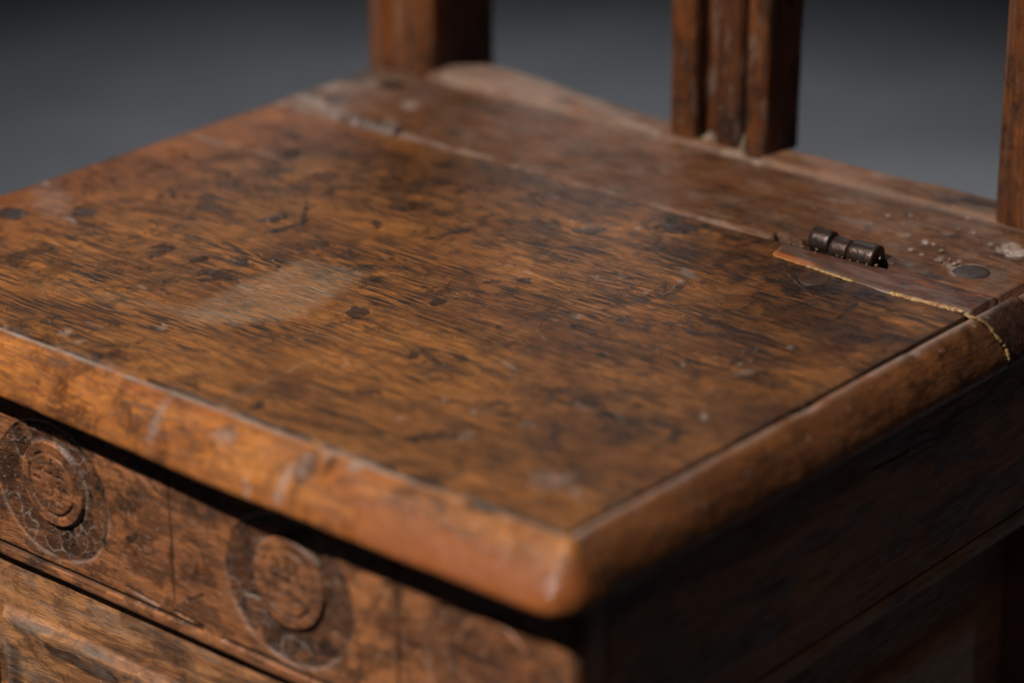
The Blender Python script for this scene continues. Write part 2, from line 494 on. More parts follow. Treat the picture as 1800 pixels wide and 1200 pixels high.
LID_PALE = [
    (-0.4747,0.1366,47,30,-28,-74,0.35), (-0.4431,0.1218,178,157,-15,-334,0.8), (-0.4971,0.1520,264,302,134,-163,0.9), (-0.4797,0.2620,50,43,1,-265,0.5), 
    (-0.4363,0.2648,76,63,1,-336,0.4), (-0.1463,0.1871,217,201,267,-127,0.9), (-0.1404,0.2340,260,230,324,-153,0.9), (-0.1386,0.2669,127,60,-99,-269,0.6), 
    (-0.1357,0.2560,290,165,-48,-412,0.5), (-0.1702,0.2326,157,95,-58,-555,0.5), (-0.1638,0.2431,284,169,-60,-550,0.5), 
    (-0.1999,0.3035,292,227,183,-223,0.8), (-0.1326,0.1194,148,80,-172,-714,0.7), (-0.0961,0.0471,214,186,131,-159,0.5), (-0.0373,0.0371,64,57,70,-56,0.5), 
    (-0.0212,0.0316,323,262,128,-154,0.6), (-0.0271,0.1297,393,293,146,-177,0.9), (-0.0422,0.1827,105,94,342,-107,0.45), 
    (-0.0758,0.1042,144,77,-61,-355,0.35), (-0.2930,0.0483,231,280,216,-98,0.7), (-0.3242,0.0150,160,207,215,-96,0.9), 
    (-0.3104,0.0107,198,237,222,-169,0.6), (-0.3394,0.0783,253,209,-18,-605,0.5), (-0.1300,0.0702,577,511,248,-300,0.8), 
    (-0.1104,0.0682,490,426,253,-306,0.7), (-0.0913,0.1785,588,452,228,-277,0.7), (-0.0707,0.1722,749,566,312,-378,1), 
    (-0.0436,0.2214,434,305,227,-276,0.7), (-0.0502,0.1892,507,368,234,-284,0.6), (-0.0826,0.0742,188,158,206,-250,0.4), 
    (-0.1319,0.0415,321,293,204,-247,0.5), (-0.2057,0.1183,1072,982,352,-427,1.2), (-0.1976,0.1055,1081,994,359,-435,1.2),  # tiny strong dots from here on are sparkle painted as pale colour
    (-0.1876,0.1229,1089,975,444,-539,1.2), (-0.2175,0.2186,1048,889,393,-478,1.2), (-0.2131,0.2211,1315,1108,393,-478,1.2), 
    (-0.1572,0.1009,935,827,374,-453,0.9), (-0.1923,0.0720,909,857,374,-453,1), (-0.2650,0.1244,1018,982,415,-504,1), (-0.3229,0.1382,807,811,390,-474,1), 
    (-0.2020,0.2168,277,190,21,-378,0.5), (-0.1614,0.2399,912,718,322,-392,0.9), (-0.4314,0.3800,121,110,82,-101,0.3)]
LID_SCRATCH = [
    (-0.2044,0.0038,-0.2086,0.0393,0.00062,0.6), (-0.2086,0.0393,-0.2081,0.0750,0.00054,0.55), (-0.2880,0.1276,-0.2709,0.1346,0.00046,0.7), 
    (-0.2968,0.1082,-0.2799,0.1073,0.00046,0.6), (-0.2958,0.1605,-0.2656,0.1624,0.00050,0.7), (-0.2722,0.1694,-0.2469,0.1676,0.00038,0.5), 
    (-0.2697,0.1010,-0.2483,0.1031,0.00046,0.6), (-0.2720,0.0797,-0.2471,0.0860,0.00042,0.5), (-0.2907,0.1490,-0.2740,0.1503,0.00046,0.7), 
    (-0.3273,0.0295,-0.3078,0.0267,0.00054,0.6), (-0.2226,0.0922,-0.2064,0.0909,0.00046,0.5), (-0.3348,0.0473,-0.3173,0.0502,0.00046,0.5), 
    (-0.2166,0.1018,-0.1994,0.0994,0.00046,0.6), (-0.2119,0.1292,-0.1939,0.1299,0.00038,0.5), (-0.3060,0.0662,-0.2806,0.0727,0.00038,0.4)]
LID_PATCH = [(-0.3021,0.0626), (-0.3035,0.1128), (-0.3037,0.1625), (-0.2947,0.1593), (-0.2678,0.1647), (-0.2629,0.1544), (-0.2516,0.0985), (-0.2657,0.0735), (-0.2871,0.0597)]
PLANK_DARK = [
    (-0.4946,0.3600,97,89,47,-107,1.1), (-0.4930,0.3985,84,78,60,-74,1.1), (-0.3785,0.3609,97,80,51,-114,0.8), (-0.3847,0.3832,56,49,59,-73,0.35), 
    (-0.3404,0.3721,117,98,88,-108,0.5), (-0.3048,0.3751,120,98,106,-129,0.5), (-0.1815,0.3596,101,74,101,-123,0.8), (-0.1953,0.3838,130,95,137,-166,0.4), 
    (-0.2029,0.3836,110,76,75,-165,0.7), (-0.2616,0.3724,103,81,94,-114,0.4), (-0.2247,0.3658,85,65,97,-118,0.4), (-0.1635,0.3686,223,159,178,-216,0.6), 
    (-0.1312,0.3779,68,47,90,-110,0.45), (-0.0890,0.3957,73,41,26,-133,0.35), (-0.1402,0.3592,682,478,243,-296,1), (-0.1555,0.3512,674,484,242,-295,1), 
    (-0.3461,0.3943,77,64,101,-123,0.35), (-0.4468,0.3817,54,49,57,-70,0.3), (-0.0638,0.3460,67,38,34,-159,0.8), (-0.0418,0.3435,61,33,28,-224,0.7)]
PLANK_PALE = [
    (-0.4774,0.3495,36,26,-27,-107,0.55), (-0.4138,0.3456,111,70,-59,-165,0.7), (-0.4337,0.3824,121,110,64,-78,0.7), (-0.4779,0.4002,53,49,46,-56,0.4), 
    (-0.4955,0.3784,80,77,55,-67,0.5), (-0.1393,0.4060,93,55,44,-231,0.3), (-0.0707,0.3809,478,306,151,-184,1), (-0.0660,0.3816,720,457,253,-308,0.8), 
    (-0.0705,0.3670,576,372,255,-311,0.7), (-0.0843,0.3829,203,131,187,-227,0.5), (-0.0684,0.3992,239,150,186,-226,0.4), 
    (-0.0728,0.4259,568,352,241,-293,0.7), (-0.1079,0.4028,693,455,239,-292,0.7), (-0.1077,0.3860,696,462,243,-296,0.7), 
    (-0.0952,0.4305,696,441,283,-344,0.8), (-0.0986,0.4105,697,450,287,-350,0.7), (-0.0775,0.4450,704,433,236,-287,0.7), 
    (-0.0293,0.3988,117,63,32,-107,1.4), (-0.0415,0.3591,134,51,-159,-352,0.5), (-0.0525,0.3658,248,206,433,-64,0.6), (-0.0588,0.4374,143,87,145,-176,0.4), 
    (-0.1171,0.3839,95,56,39,-199,0.25), (-0.0624,0.3651,483,309,258,-313,0.8), (-0.0425,0.3688,737,459,261,-317,0.6), 
    (-0.0432,0.4003,585,356,253,-308,0.7), (-0.0590,0.4092,720,444,247,-301,0.7)]
RAIL_DARK = [
    (-0.2660,-0.0855,241,-329,-137,-122,1.1), (-0.2281,-0.0929,70,-46,-25,-199,0.5), (-0.2514,-0.0674,61,-41,-23,-175,0.5), 
    (-0.2605,-0.0582,91,-45,5,-154,0.5), (-0.2250,-0.1039,82,38,483,-792,0.9), (-0.2393,-0.0875,286,-21,54,-166,0.6), 
    (-0.2220,-0.0879,435,-30,78,-239,0.7), (-0.1930,-0.0784,269,-16,223,-679,0.6), (-0.2345,-0.0740,70,-40,-16,-370,0.45), 
    (-0.2145,-0.0617,95,-53,-15,-301,0.4), (-0.1002,-0.0732,133,-4,30,-88,0.6), (-0.1077,-0.0930,97,-3,41,-116,0.5), 
    (-0.2486,-0.1057,230,-109,32,-602,0.6), (-0.2088,-0.0895,264,-17,278,-839,0.6), (-0.2114,-0.0725,378,-25,272,-846,0.6), 
    (-0.2724,-0.1044,162,25,371,-810,0.5), (-0.2896,-0.1163,132,-90,-60,-534,0.4), (-0.1287,-0.0960,129,-5,55,-156,0.9), 
    (-0.1490,-0.1120,126,-6,120,-338,0.9)]


# ------------------------------------------------------------------ the setting: dark studio floor and backdrop
bmf = bmesh.new()
vs = [bmf.verts.new(c) for c in ((-12, -6, 0), (8, -6, 0), (8, 12, 0), (-12, 12, 0))]
bmf.faces.new(vs)
mef = bpy.data.meshes.new('floor'); bmf.to_mesh(mef); bmf.free()
floor = bpy.data.objects.new('floor', mef); COL.objects.link(floor); mef.materials.append(M_FLOOR)
floor['kind'] = 'structure'
mew = box_mesh('backdrop_wall', -12, 12, -0.05, 0.05, 0.004, 5, 0.02)
wall = bpy.data.objects.new('backdrop_wall', mew); COL.objects.link(wall); mew.materials.append(M_FLOOR)
wall.location = (-4.2, 5.0, 0); wall.rotation_euler = (0, 0, math.radians(40))
wall['kind'] = 'structure'

# ------------------------------------------------------------------ the chair
chair = bpy.data.objects.new('box_seat_chair', None)
COL.objects.link(chair)
chair.location = (-0.25, 0.21, 0.0)
chair['label'] = 'worn antique oak chair with hinged box seat and round carvings on its front rail'
chair['category'] = 'chair'

GAP = 0.0006
XL = -0.5065


# --- lid panel
def joint_y(x):
    return 0.3372 + 0.0022 * np.sin(x * 17 + 1.0) * 0.5 + 0.0006 * (fbm(x * 120, x * 0, 3, 3) - 0.5)


def patch_front(x):
    return np.interp(x, [-0.1285, -0.121, -0.068, -0.046, -0.004], [0.334, 0.3165, 0.3112, 0.3092, 0.3118])


def lid_h(x, y):
    h = 0.0004 * (fbm(x * 14, y * 20, 3, 11) - 0.5) + 0.00012 * (fbm(x * 60, y * 400, 3, 12) - 0.5)
    h = h - 0.0006 * marks(x, y, [m for m in LID_PALE if m[6] > 0.45]) - 0.0003 * marks(x, y, [m for m in LID_DARK if m[6] > 0.8])
    for ax, ay, bx, by, wd, s in LID_SCRATCH:
        d, t = seg_dist(x, y, ax, ay, bx, by)
        h = h - 0.0003 * s * sst(wd * 1.3, 0, d)
    e = XL + 0.008 - x
    h = h - np.where(e > 0, 0.008 - np.sqrt(np.clip(0.008 ** 2 - e ** 2, 0, None)) * 1.0, 0)
    # the edges of the lid are rubbed round
    h = h - 0.0002 * sst(-0.0030, 0.0, x) ** 2 - 0.0004 * sst(0.003, 0.0003, y)
    h = h - 0.0009 * sst(0.0025, 0.0, joint_y(x) - y) * (1 + 0.8 * (fbm(x * 200, y * 50, 3, 9) - 0.5))
    # recess left of the hinge knuckles
    return h


def lid_a(x, y):
    d = np.clip(marks(x, y, LID_DARK, 1.1, 300, soft=1.7) , 0, 1.2)
    p = marks(x, y, LID_PALE, 0.6, seed=8)
    # short checks in the grain across the far half and the right half
    for ax, ay, bx, by, wd, s in LID_SCRATCH:
        dd, t = seg_dist(x + 0.0006 * (fbm(x * 300, y * 300, 2, 2) - .5), y, ax, ay, bx, by)
        p = np.maximum(p, s * sst(wd, wd * 0.3, dd) * (0.5 + vnoise(x * 900, y * 900, 3)))
    n = fbm(x * 70, y * 160, 4, 21)
    # rubbed grey seams against the mouldings
    seam = sst(0.0042, 0.0006, y) * sst(0.30, 0.52, n)
    p = np.maximum(p, 0.25 * seam)
    d = np.maximum(d, 0.45 * sst(0.012, 0.0, y) * sst(0.52, 0.62, n))
    d = np.maximum(d, 0.5 * sst(-0.010, -0.001, x) * sst(0.3, 0.6, n))
    d = np.maximum(d, 0.9 * sst(-0.0016, -0.0010, x))  # lid edge painted dark for the shade inside the groove
    d = np.maximum(d, 0.8 * sst(0.0030, 0.0012, y) * sst(0.36, 0.5, fbm(x * 50, y * 0, 4, 23)))
    far = sst(0.15, 0.33, y) * 0.42 + 0.40 * sst(-0.16, -0.02, x) * sst(0.0, 0.10, y)
    d = np.maximum(d, far * sst(0.32, 0.62, fbm(x * 26, y * 40, 4, 31)))
    r = 0.75 * sst(-0.40, -0.50, x) + 0.55 * sst(0.26, 0.33, y) * sst(-0.36, -0.44, x)
    pale_patch = in_poly_soft(x + 0.006 * (fbm(x * 60, y * 60, 3, 41) - .5), y + 0.006 * (fbm(x * 60, y * 60, 3, 43) - .5), LID_PATCH, 0.005)  # pale parallelogram on the lid with noisy edges
    pale_patch = pale_patch * sst(-0.335, -0.285, x + 0.2 * (y - 0.1))* 0.9 + pale_patch * 0.1
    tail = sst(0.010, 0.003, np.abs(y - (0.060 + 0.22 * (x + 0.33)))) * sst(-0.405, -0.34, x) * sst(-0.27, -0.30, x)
    pale_patch = np.maximum(pale_patch, 0.45 * tail * sst(0.3, 0.6, fbm(x * 60, y * 200, 3, 47)))
    lint = sst(0.33, 0.337, y) * sst(0.35, 0.6, n)
    p = np.maximum(p, 0.22 * lint)
    darken = 0.62 * sst(0.10, 0.33, y) + 0.55 * sst(-0.20, -0.03, x) * sst(-0.02, 0.06, y) + 0.5 * sst(-0.34, -0.49, x) * sst(0.08, 0.2, y)  # darker towards the back, the right and the far left
    darken = np.clip(darken, 0, 0.8) * sst(0.22, 0.6, fbm(x * 18, y * 30, 4, 33)) + 0.22 * sst(0.5, 0.65, fbm(x * 30, y * 46, 4, 35))
    return {'darken': np.clip(darken, 0, 0.85), 'dark': np.clip(d, 0, 1.0) * 0.9, 'pale': np.clip(p * 0.6, 0, 1.2), 'pale_patch': pale_patch, 'red': np.clip(r, 0, .8) * 0.6}


xs = np.concatenate([np.linspace(XL + 0.0001, XL + 0.008, 10)[:-1], np.linspace(XL + 0.008, -0.0008, 620)])
ys = np.linspace(0.0003, 0.3372, 430)
X, Y = np.meshgrid(xs, ys, indexing='ij')
sy = Y / 0.3372


def lid_slab():
    X, Y = np.meshgrid(xs, np.linspace(0, 1, 430), indexing='ij')
    y1 = joint_y(X) - 0.0004
    # in front of the patch strip the lid ends earlier
    y1 = np.where(X > -0.1285, patch_front(X) - 0.0006, y1)
    Yw = 0.0003 + Y * (y1 - 0.0003)
    H = lid_h(X, Yw)
    at = lid_a(X, Yw)
    pad = lambda A: np.pad(A, 1, mode='edge')
    Hr = pad(H); Hr[0, :] = Hr[-1, :] = -0.024; Hr[:, 0] = Hr[:, -1] = -0.024
    nu, nv = Hr.shape
    ids = np.arange(nu * nv).reshape(nu, nv)
    border = list(ids[0, :]) + list(ids[1:, -1]) + list(ids[-1, -2::-1]) + list(ids[-2:0:-1, 0])
    return grid_mesh('lid_panel', pad(X), pad(Yw), Hr, attrs={k: pad(v) for k, v in at.items()}, extra=[border[::-1]])


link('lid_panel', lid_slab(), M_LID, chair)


# --- front moulding: one profile along x, carried round the near corner
PROF = np.array([(0.0, -0.0012), (0.0012, -0.0008), (0.0035, -0.0014), (0.007, -0.0036), (0.011, -0.0074), (0.015, -0.0122),
                 (0.0186, -0.0174), (0.0210, -0.0216), (0.0224, -0.0252), (0.0222, -0.0272), (0.0205, -0.0281), (0.017, -0.0283),
                 (0.008, -0.0284), (0.0, -0.0284)])

SPROF = np.array([(0.0, -0.0012), (0.0003, 0.0002), (0.0014, 0.0008), (0.0038, -0.0006), (0.0065, -0.0038), (0.0092, -0.0074), (0.0118, -0.0118),
                  (0.0142, -0.0168), (0.0158, -0.0212), (0.0164, -0.0244), (0.0158, -0.0268), (0.013, -0.0281), (0.006, -0.0284), (0.0, -0.0284)])


def smooth_profile(P, n):
    d = np.r_[0, np.cumsum(np.hypot(*np.diff(P, axis=0).T))]
    t = np.linspace(0, d[-1], n)
    o = np.interp(t, d, P[:, 0]); z = np.interp(t, d, P[:, 1])
    for _ in range(3):
        o[1:-1] = (o[:-2] + 2 * o[1:-1] + o[2:]) / 4
        z[1:-1] = (z[:-2] + 2 * z[1:-1] + z[2:]) / 4
    return o, z


def front_moulding():
    o, z = smooth_profile(PROF, 60)
    so, sz = smooth_profile(SPROF, 60)
    xs = np.linspace(XL, -0.002, 560)
    ph = np.linspace(0, math.pi / 2, 26)
    U = np.r_[xs, np.full(25, -0.002)]
    PH = np.r_[np.zeros(560), ph[1:]]
    nu = len(U)
    prot = np.interp(U, [-0.52, -0.345, -0.27, -0.19, -0.05, 0], [0.78, 0.79, 0.90, 1.03, 1.03, 1.0])
    s = np.linspace(0, 1, 60)[None, :]
    uu = U[:, None] + 0.02 * PH[:, None]
    turn = sst(0.0, math.pi / 2, PH)[:, None]
    O = o[None, :] * prot[:, None] * (1 - turn) + (so[None, :] + 0.0026) * turn
    wob = 0.0009 * (fbm(uu * 30, s * 5, 3, 51) - 0.5) + 0.0004 * (fbm(uu * 160, s * 26, 3, 52) - 0.5)
    O = O + wob * sst(0.0, 0.15, s) * sst(1.0, 0.85, s) * (1 - turn)
    Z = z[None, :] * (1 - turn) + sz[None, :] * turn + 0.0007 * (fbm(uu * 40, s * 6, 3, 53) - 0.5) * sst(0, 0.2, s) * (1 - turn)
    # a few knocks on the edge
    for cx, cs, rx, rs, dep in ((-0.135, 0.22, 0.008, 0.16, 0.0011), (-0.118, 0.06, 0.005, 0.08, 0.0010), (-0.165, 0.5, 0.004, 0.1, 0.0007), (0.012, 0.62, 0.004, 0.1, 0.0008), (-0.30, 0.35, 0.004, 0.07, 0.0006)):
        m = np.exp(-((uu - cx) / rx) ** 2 - ((s - cs) / rs) ** 2)
        O = O - dep * m; Z = Z - dep * 0.6 * m
    c = np.cos(PH)[:, None]; sn = np.sin(PH)[:, None]
    kx = 0.72
    X = U[:, None] + O * np.sign(sn) * np.abs(sn) ** kx
    Y = -O * np.abs(c) ** kx
    n = fbm(uu * 90, s * 8, 4, 61)
    pale = 0.85 * sst(0.07, 0.03, s + 0.03 * (n - .5)) * sst(0.2, 0.5, fbm(uu * 40, s * 4, 3, 62))
    dark = 0.25 * sst(0.56, 0.7, n) * np.ones_like(O)
    for cx, cs, rx, rs, st, kind in ((-0.139, 0.25, 0.006, 0.30, 0.60, 'd'), (-0.128, 0.12, 0.005, 0.16, 0.55, 'd'), (-0.116, 0.05, 0.005, 0.10, 0.8, 'p'), (-0.147, 0.42, 0.003, 0.16, 0.55, 'p'), (-0.133, 0.05, 0.003, 0.10, 0.5, 'p'), (0.004, 0.47, 0.0016, 0.020, 0.8, 'p'),  # last pale spot paints in the highlight on the near corner
                                     (-0.085, 0.14, 0.012, 0.035, 0.65, 'd'), (-0.045, 0.04, 0.011, 0.05, 0.8, 'd'), (-0.035, 0.03, 0.006, 0.03, 0.4, 'p'), (-0.058, 0.03, 0.006, 0.04, 0.5, 'p'),
                                     (-0.27, 0.18, 0.007, 0.04, 0.45, 'd'), (-0.31, 0.13, 0.010, 0.02, 0.7, 'd'), (-0.232, 0.3, 0.004, 0.25, 0.4, 'p'), (-0.19, 0.22, 0.008, 0.08, 0.4, 'p'),
                                     (-0.165, 0.56, 0.003, 0.07, 0.5, 'p'), (-0.19, 0.45, 0.003, 0.2, 0.35, 'd'), (-0.155, 0.4, 0.003, 0.25, 0.4, 'd'), (0.015, 0.55, 0.004, 0.05, 0.35, 'd'),
                                     (-0.215, 0.28, 0.005, 0.03, 0.5, 'd'), (0.004, 0.35, 0.012, 0.2, 0.3, 'd')):
        q = np.sqrt(((uu - cx) / rx) ** 2 + ((s - cs) / rs) ** 2) + 1.0 * (n - 0.5)
        m = st * sst(1.3, 0.3, q)
        if kind == 'd':
            dark = np.maximum(dark, m)
        else:
            pale = np.maximum(pale, m)
    red = 0.85 * sst(-0.15, -0.06, uu) * sst(0.15, 0.45, s) + 0.8 * sst(-0.345, -0.372, uu) * sst(0.3, .5, s)
    red = red * np.ones_like(O)
    return grid_mesh('front_moulding', X, Y, Z, closed_v=True, caps=True,
                     attrs={'gloss': sst(1.0, 0.2, np.hypot((uu - 0.004) / 0.014, (s - 0.46) / 0.16)), 'dark': dark, 'pale': pale * np.ones_like(O), 'red': np.clip(red, 0, 1)})


link('front_moulding', fix_normals(front_moulding()), M_NOSE, chair)

# --- side mouldings (right side in three lengths, the left side in one)

def side_strip(name, y0, y1, lift=0.0, seed=70, tone=0.0, inset=0.0, sk0=0.0, sk1=0.0):
    o, z = smooth_profile(SPROF, 48)
    n = max(12, int((y1 - y0) / 0.0009))
    ysn = np.linspace(y0, y1, n)
    s = np.linspace(0, 1, 48)[None, :]
    yy = ysn[:, None]
    O = o[None, :] + 0.0007 * (fbm(yy * 14, s * 3, 3, seed) - 0.5) * sst(0.0, 0.03, yy) + 0.0003 * (fbm(yy * 200, s * 20, 2, seed + 1) - .5)
    Z = z[None, :] + lift + 0.0004 * (fbm(yy * 18, s * 3, 3, seed + 2) - 0.5) * sst(0.0, 0.03, yy)
    gapw = np.interp(yy, [0, 0.1, 0.25, 0.35], [0.0009, 0.0013, 0.0019, 0.0024])
    X = O + gapw + inset
    for cy, cs, ry, rs, dep in ((0.168, 0.06, 0.008, 0.07, 0.0014), (0.252, 0.10, 0.005, 0.08, 0.0011), (0.06, 0.1, 0.004, 0.05, 0.0006)):
        m = np.exp(-((yy - cy) / ry) ** 2 - ((s - cs) / rs) ** 2)
        Z = Z - dep * m
    nn = fbm(yy * 80, s * 9, 4, seed + 4)
    pale = 0.6 * sst(0.14, 0.05, s + .05 * (nn - .5)) * sst(0.3, 0.55, fbm(yy * 30, s * 3, 3, seed + 5))
    pale = np.maximum(pale, 0.75 * sst(1.2, .3, np.sqrt(((yy - 0.252) / .005) ** 2 + ((s - .1) / .05) ** 2) + (nn - .5)))
    pale = np.maximum(pale, 0.65 * sst(1.2, .3, np.sqrt(((yy - 0.168) / .010) ** 2 + ((s - .07) / .04) ** 2) + (nn - .5)))
    dark = 0.4 * sst(0.54, 0.72, nn) * np.ones_like(s)
    for k in range(7 if y1 - y0 > 0.1 else 1):
        cy = y0 + (y1 - y0) * ((k * 0.37 + 0.13) % 1); cs = 0.12 + 0.3 * ((k * 0.61) % 1)
        pale = np.maximum(pale, 0.8 * sst(1.2, 0.7, np.sqrt(((yy - cy) / .0011) ** 2 + ((s - cs) / .02) ** 2)))
    one = np.ones_like(O)
    tt = (yy - y0) / (y1 - y0)
    lean = np.clip(o[None, :] / 0.0164, 0, 1)
    YY = yy + lean * (sk0 * (1 - tt) + sk1 * tt)
    return fix_normals(grid_mesh(name, X, YY * one, Z, closed_v=True, caps=True,
                                 attrs={'dark': np.clip(dark + tone, 0, 1) * one, 'pale': pale * one}))


link('side_moulding', side_strip('side_moulding', 0.0007, 0.3052, sk1=0.0150), M_STRIP, chair)
link('side_moulding', side_strip('side_moulding', 0.3066, 0.3440, 0.0002, 90, 0.05, 0.0006, 0.0150, 0.0110), M_PATCH, chair, label='short replaced length of the side moulding')
link('side_moulding', side_strip('side_moulding', 0.3446, 0.4255, -0.0012, 110, 0.0, 0.0012, 0.0110, 0.0), M_PLANK, chair, label='grey rear length of the side moulding')


# --- rear plank with the hinge slots
HX0, HX1 = -0.1185, -0.0745


SLOT = {}


def plank_h(x, y):
    h = 0.0006 * (fbm(x * 12, y * 30, 3, 131) - 0.5) + 0.0003 * (fbm(x * 80, y * 200, 3, 132) - 0.5)
    h = h + 0.0006 - 0.0005 * marks(x, y, PLANK_PALE) - 0.0003 * marks(x, y, PLANK_DARK)
    d = y - joint_y(x)
    h = h - 0.0014 * sst(0.004, 0.0, d) * (0.6 + 0.8 * fbm(x * 150, y * 40, 3, 133))
    # slots for the hinge knuckles
    slot = sst(HX0 - 0.020, HX0 - 0.0185, x + 0.1 * (y - .345)) * sst(HX1 + 0.009, HX1 + 0.0055, x) * sst(0.0105, 0.0085, d + 0.0008 * (fbm(x * 300, y * 0, 2, 7) - .5))
    left = sst(HX0 + 0.003, HX0 - 0.003, x)
    slot = slot * (1 - left * sst(0.0028, 0.0042, d + 0.25 * (x - HX0)))
    h = h - 0.010 * slot
    SLOT['m'] = slot
    slot2 = sst(-0.452, -0.450, x) * sst(-0.404, -0.406, x) * sst(0.010, 0.008, d)
    h = h - 0.0045 * slot2
    # shallow sunk streak to the right of the hinge
    h = h - 0.0009 * sst(0.006, 0.002, np.abs(d - 0.006 + 0.05 * (x + 0.06))) * sst(-0.064, -0.058, x) * sst(-0.01, -0.03, x)
    e = XL + 0.008 - x
    h = h - np.where(e > 0, 0.008 - np.sqrt(np.clip(0.008 ** 2 - e ** 2, 0, None)), 0)
    h = h - 0.0006 * sst(-0.003, -0.0005, x)
    # the white chip
    cx, cy = -0.0297, 0.4006
    q = np.sqrt(((x - cx) / 0.013) ** 2 + ((y - cy) / 0.007) ** 2) + 0.9 * (fbm(x * 160, y * 160, 3, 4) - .5)
    h = h - 0.0018 * sst(1.1, .6, q) * (0.4 + 1.2 * fbm(x * 400, y * 400, 2, 6))
    return h


def plank_a(x, y):
    d = marks(x, y, PLANK_DARK, 0.55)
    p = marks(x, y, PLANK_PALE, 0.55, seed=15)
    dj = y - joint_y(x)
    n = fbm(x * 80, y * 120, 4, 135)
    p = np.maximum(p, 0.3 * sst(0.006, 0.0015, dj) * sst(0.35, 0.6, n) * sst(-0.12, -0.16, x))
    p = np.maximum(p, 0.25 * sst(0.4235, 0.4275, y + 0.003 * (n - .5)))
    p = np.maximum(p, 0.2 * sst(-0.40, -0.50, x) * sst(0.35, 0.6, n))
    d = np.maximum(d, 0.45 * sst(0.55, 0.68, fbm(x * 30, y * 90, 4, 136)))
    d = np.maximum(d, SLOT['m'])  # whole hinge slot painted dark, standing in for the shade inside it
    p = p * (1 - SLOT['m'])
    # pale rim round the nail head
    r = np.hypot(x + 0.0288, y - 0.3593)
    p = np.maximum(p, 0.6 * sst(0.0022, 0.0004, np.abs(r - 0.0103)) * sst(.35, .6, n) * sst(0.004, -0.004, x + 0.0288))
    blot = sst(0.012, 0.004, np.abs(dj - 0.006)) * sst(-0.065, -0.058, x)
    d = np.maximum(d, 0.4 * blot * sst(.4, .6, n))
    return {'dark': np.clip(d, 0, 1) * 0.85, 'pale': np.clip(p, 0, 1.2)}


def rear_plank():
    xs = np.concatenate([np.linspace(XL + 0.0001, XL + 0.008, 8)[:-1], np.linspace(XL + 0.008, -0.13, 330)[:-1], np.linspace(-0.13, -0.001, 260)])
    X, T = np.meshgrid(xs, np.linspace(0, 1, 140), indexing='ij')
    y0 = joint_y(X) + 0.0003
    Yw = y0 + T * (0.4285 - y0)
    H = plank_h(X, Yw); at = plank_a(X, Yw)
    pad = lambda A: np.pad(A, 1, mode='edge')
    Hr = pad(H); Hr[0, :] = Hr[-1, :] = -0.024; Hr[:, 0] = Hr[:, -1] = -0.024
    nu, nv = Hr.shape
    ids = np.arange(nu * nv).reshape(nu, nv)
    border = list(ids[0, :]) + list(ids[1:, -1]) + list(ids[-1, -2::-1]) + list(ids[-2:0:-1, 0])
    return grid_mesh('rear_plank', pad(X), pad(Yw), Hr, attrs={k: pad(v) for k, v in at.items()}, extra=[border[::-1]])


link('rear_plank', rear_plank(), M_PLANK, chair)


# --- repair strip let into the lid beside the hinge
def patch_strip():
    X, T = np.meshgrid(np.linspace(-0.1280, -0.0010, 220), np.linspace(0, 1, 50), indexing='ij')
    y0 = patch_front(X) + 0.0006 + 0.0010 * (fbm(X * 500, X * 0, 4, 147) - 0.5); y1 = joint_y(X) - 0.0003
    Yw = y0 + T * (y1 - y0)
    n = fbm(X * 60, Yw * 200, 4, 141)
    H = 0.0009 + 0.0005 * (fbm(X * 30, Yw * 60, 3, 142) - 0.5) - 0.0008 * sst(0.12, 0, T) - 0.0008 * sst(0.88, 1, T)
    H = H - 0.0008 * sst(-0.122, -0.128, X)
    slot = sst(HX0 - 0.004, HX0 - 0.001, X) * sst(HX1 + 0.004, HX1 + 0.0012, X) * sst(0.0034, 0.0022, y1 - Yw)
    H = H - 0.009 * slot
    pale = 0.15 * sst(.5, .65, n) + 0.35 * sst(0.06, 0.0, T) * sst(-0.08, -0.06, X)
    red = 0.9 * sst(0.30, 0.12, T) * sst(-0.088, -0.10, X) + 0.6 * sst(1.0, .3, np.hypot((X + 0.035) / 0.012, (T - .75) / .14))
    red = np.maximum(red, 0.6 * sst(1.0, .3, np.hypot((X + 0.012) / 0.008, (T - .82) / .16)))
    dark = 0.3 * sst(.5, .35, n) + 0.6 * sst(1.2, .4, np.hypot((X + 0.024) / 0.016, (T - .8) / .08))
    pad = lambda A: np.pad(A, 1, mode='edge')
    Hr = pad(H); Hr[0, :] = Hr[-1, :] = -0.024; Hr[:, 0] = Hr[:, -1] = -0.024
    nu, nv = Hr.shape
    ids = np.arange(nu * nv).reshape(nu, nv)
    border = list(ids[0, :]) + list(ids[1:, -1]) + list(ids[-1, -2::-1]) + list(ids[-2:0:-1, 0])
    return grid_mesh('repair_strip', pad(X), pad(Yw), Hr, attrs={'dark': pad(dark), 'pale': pad(pale), 'red': pad(np.clip(red, 0, 1))}, extra=[border[::-1]])


link('repair_strip', patch_strip(), M_PATCH, chair)


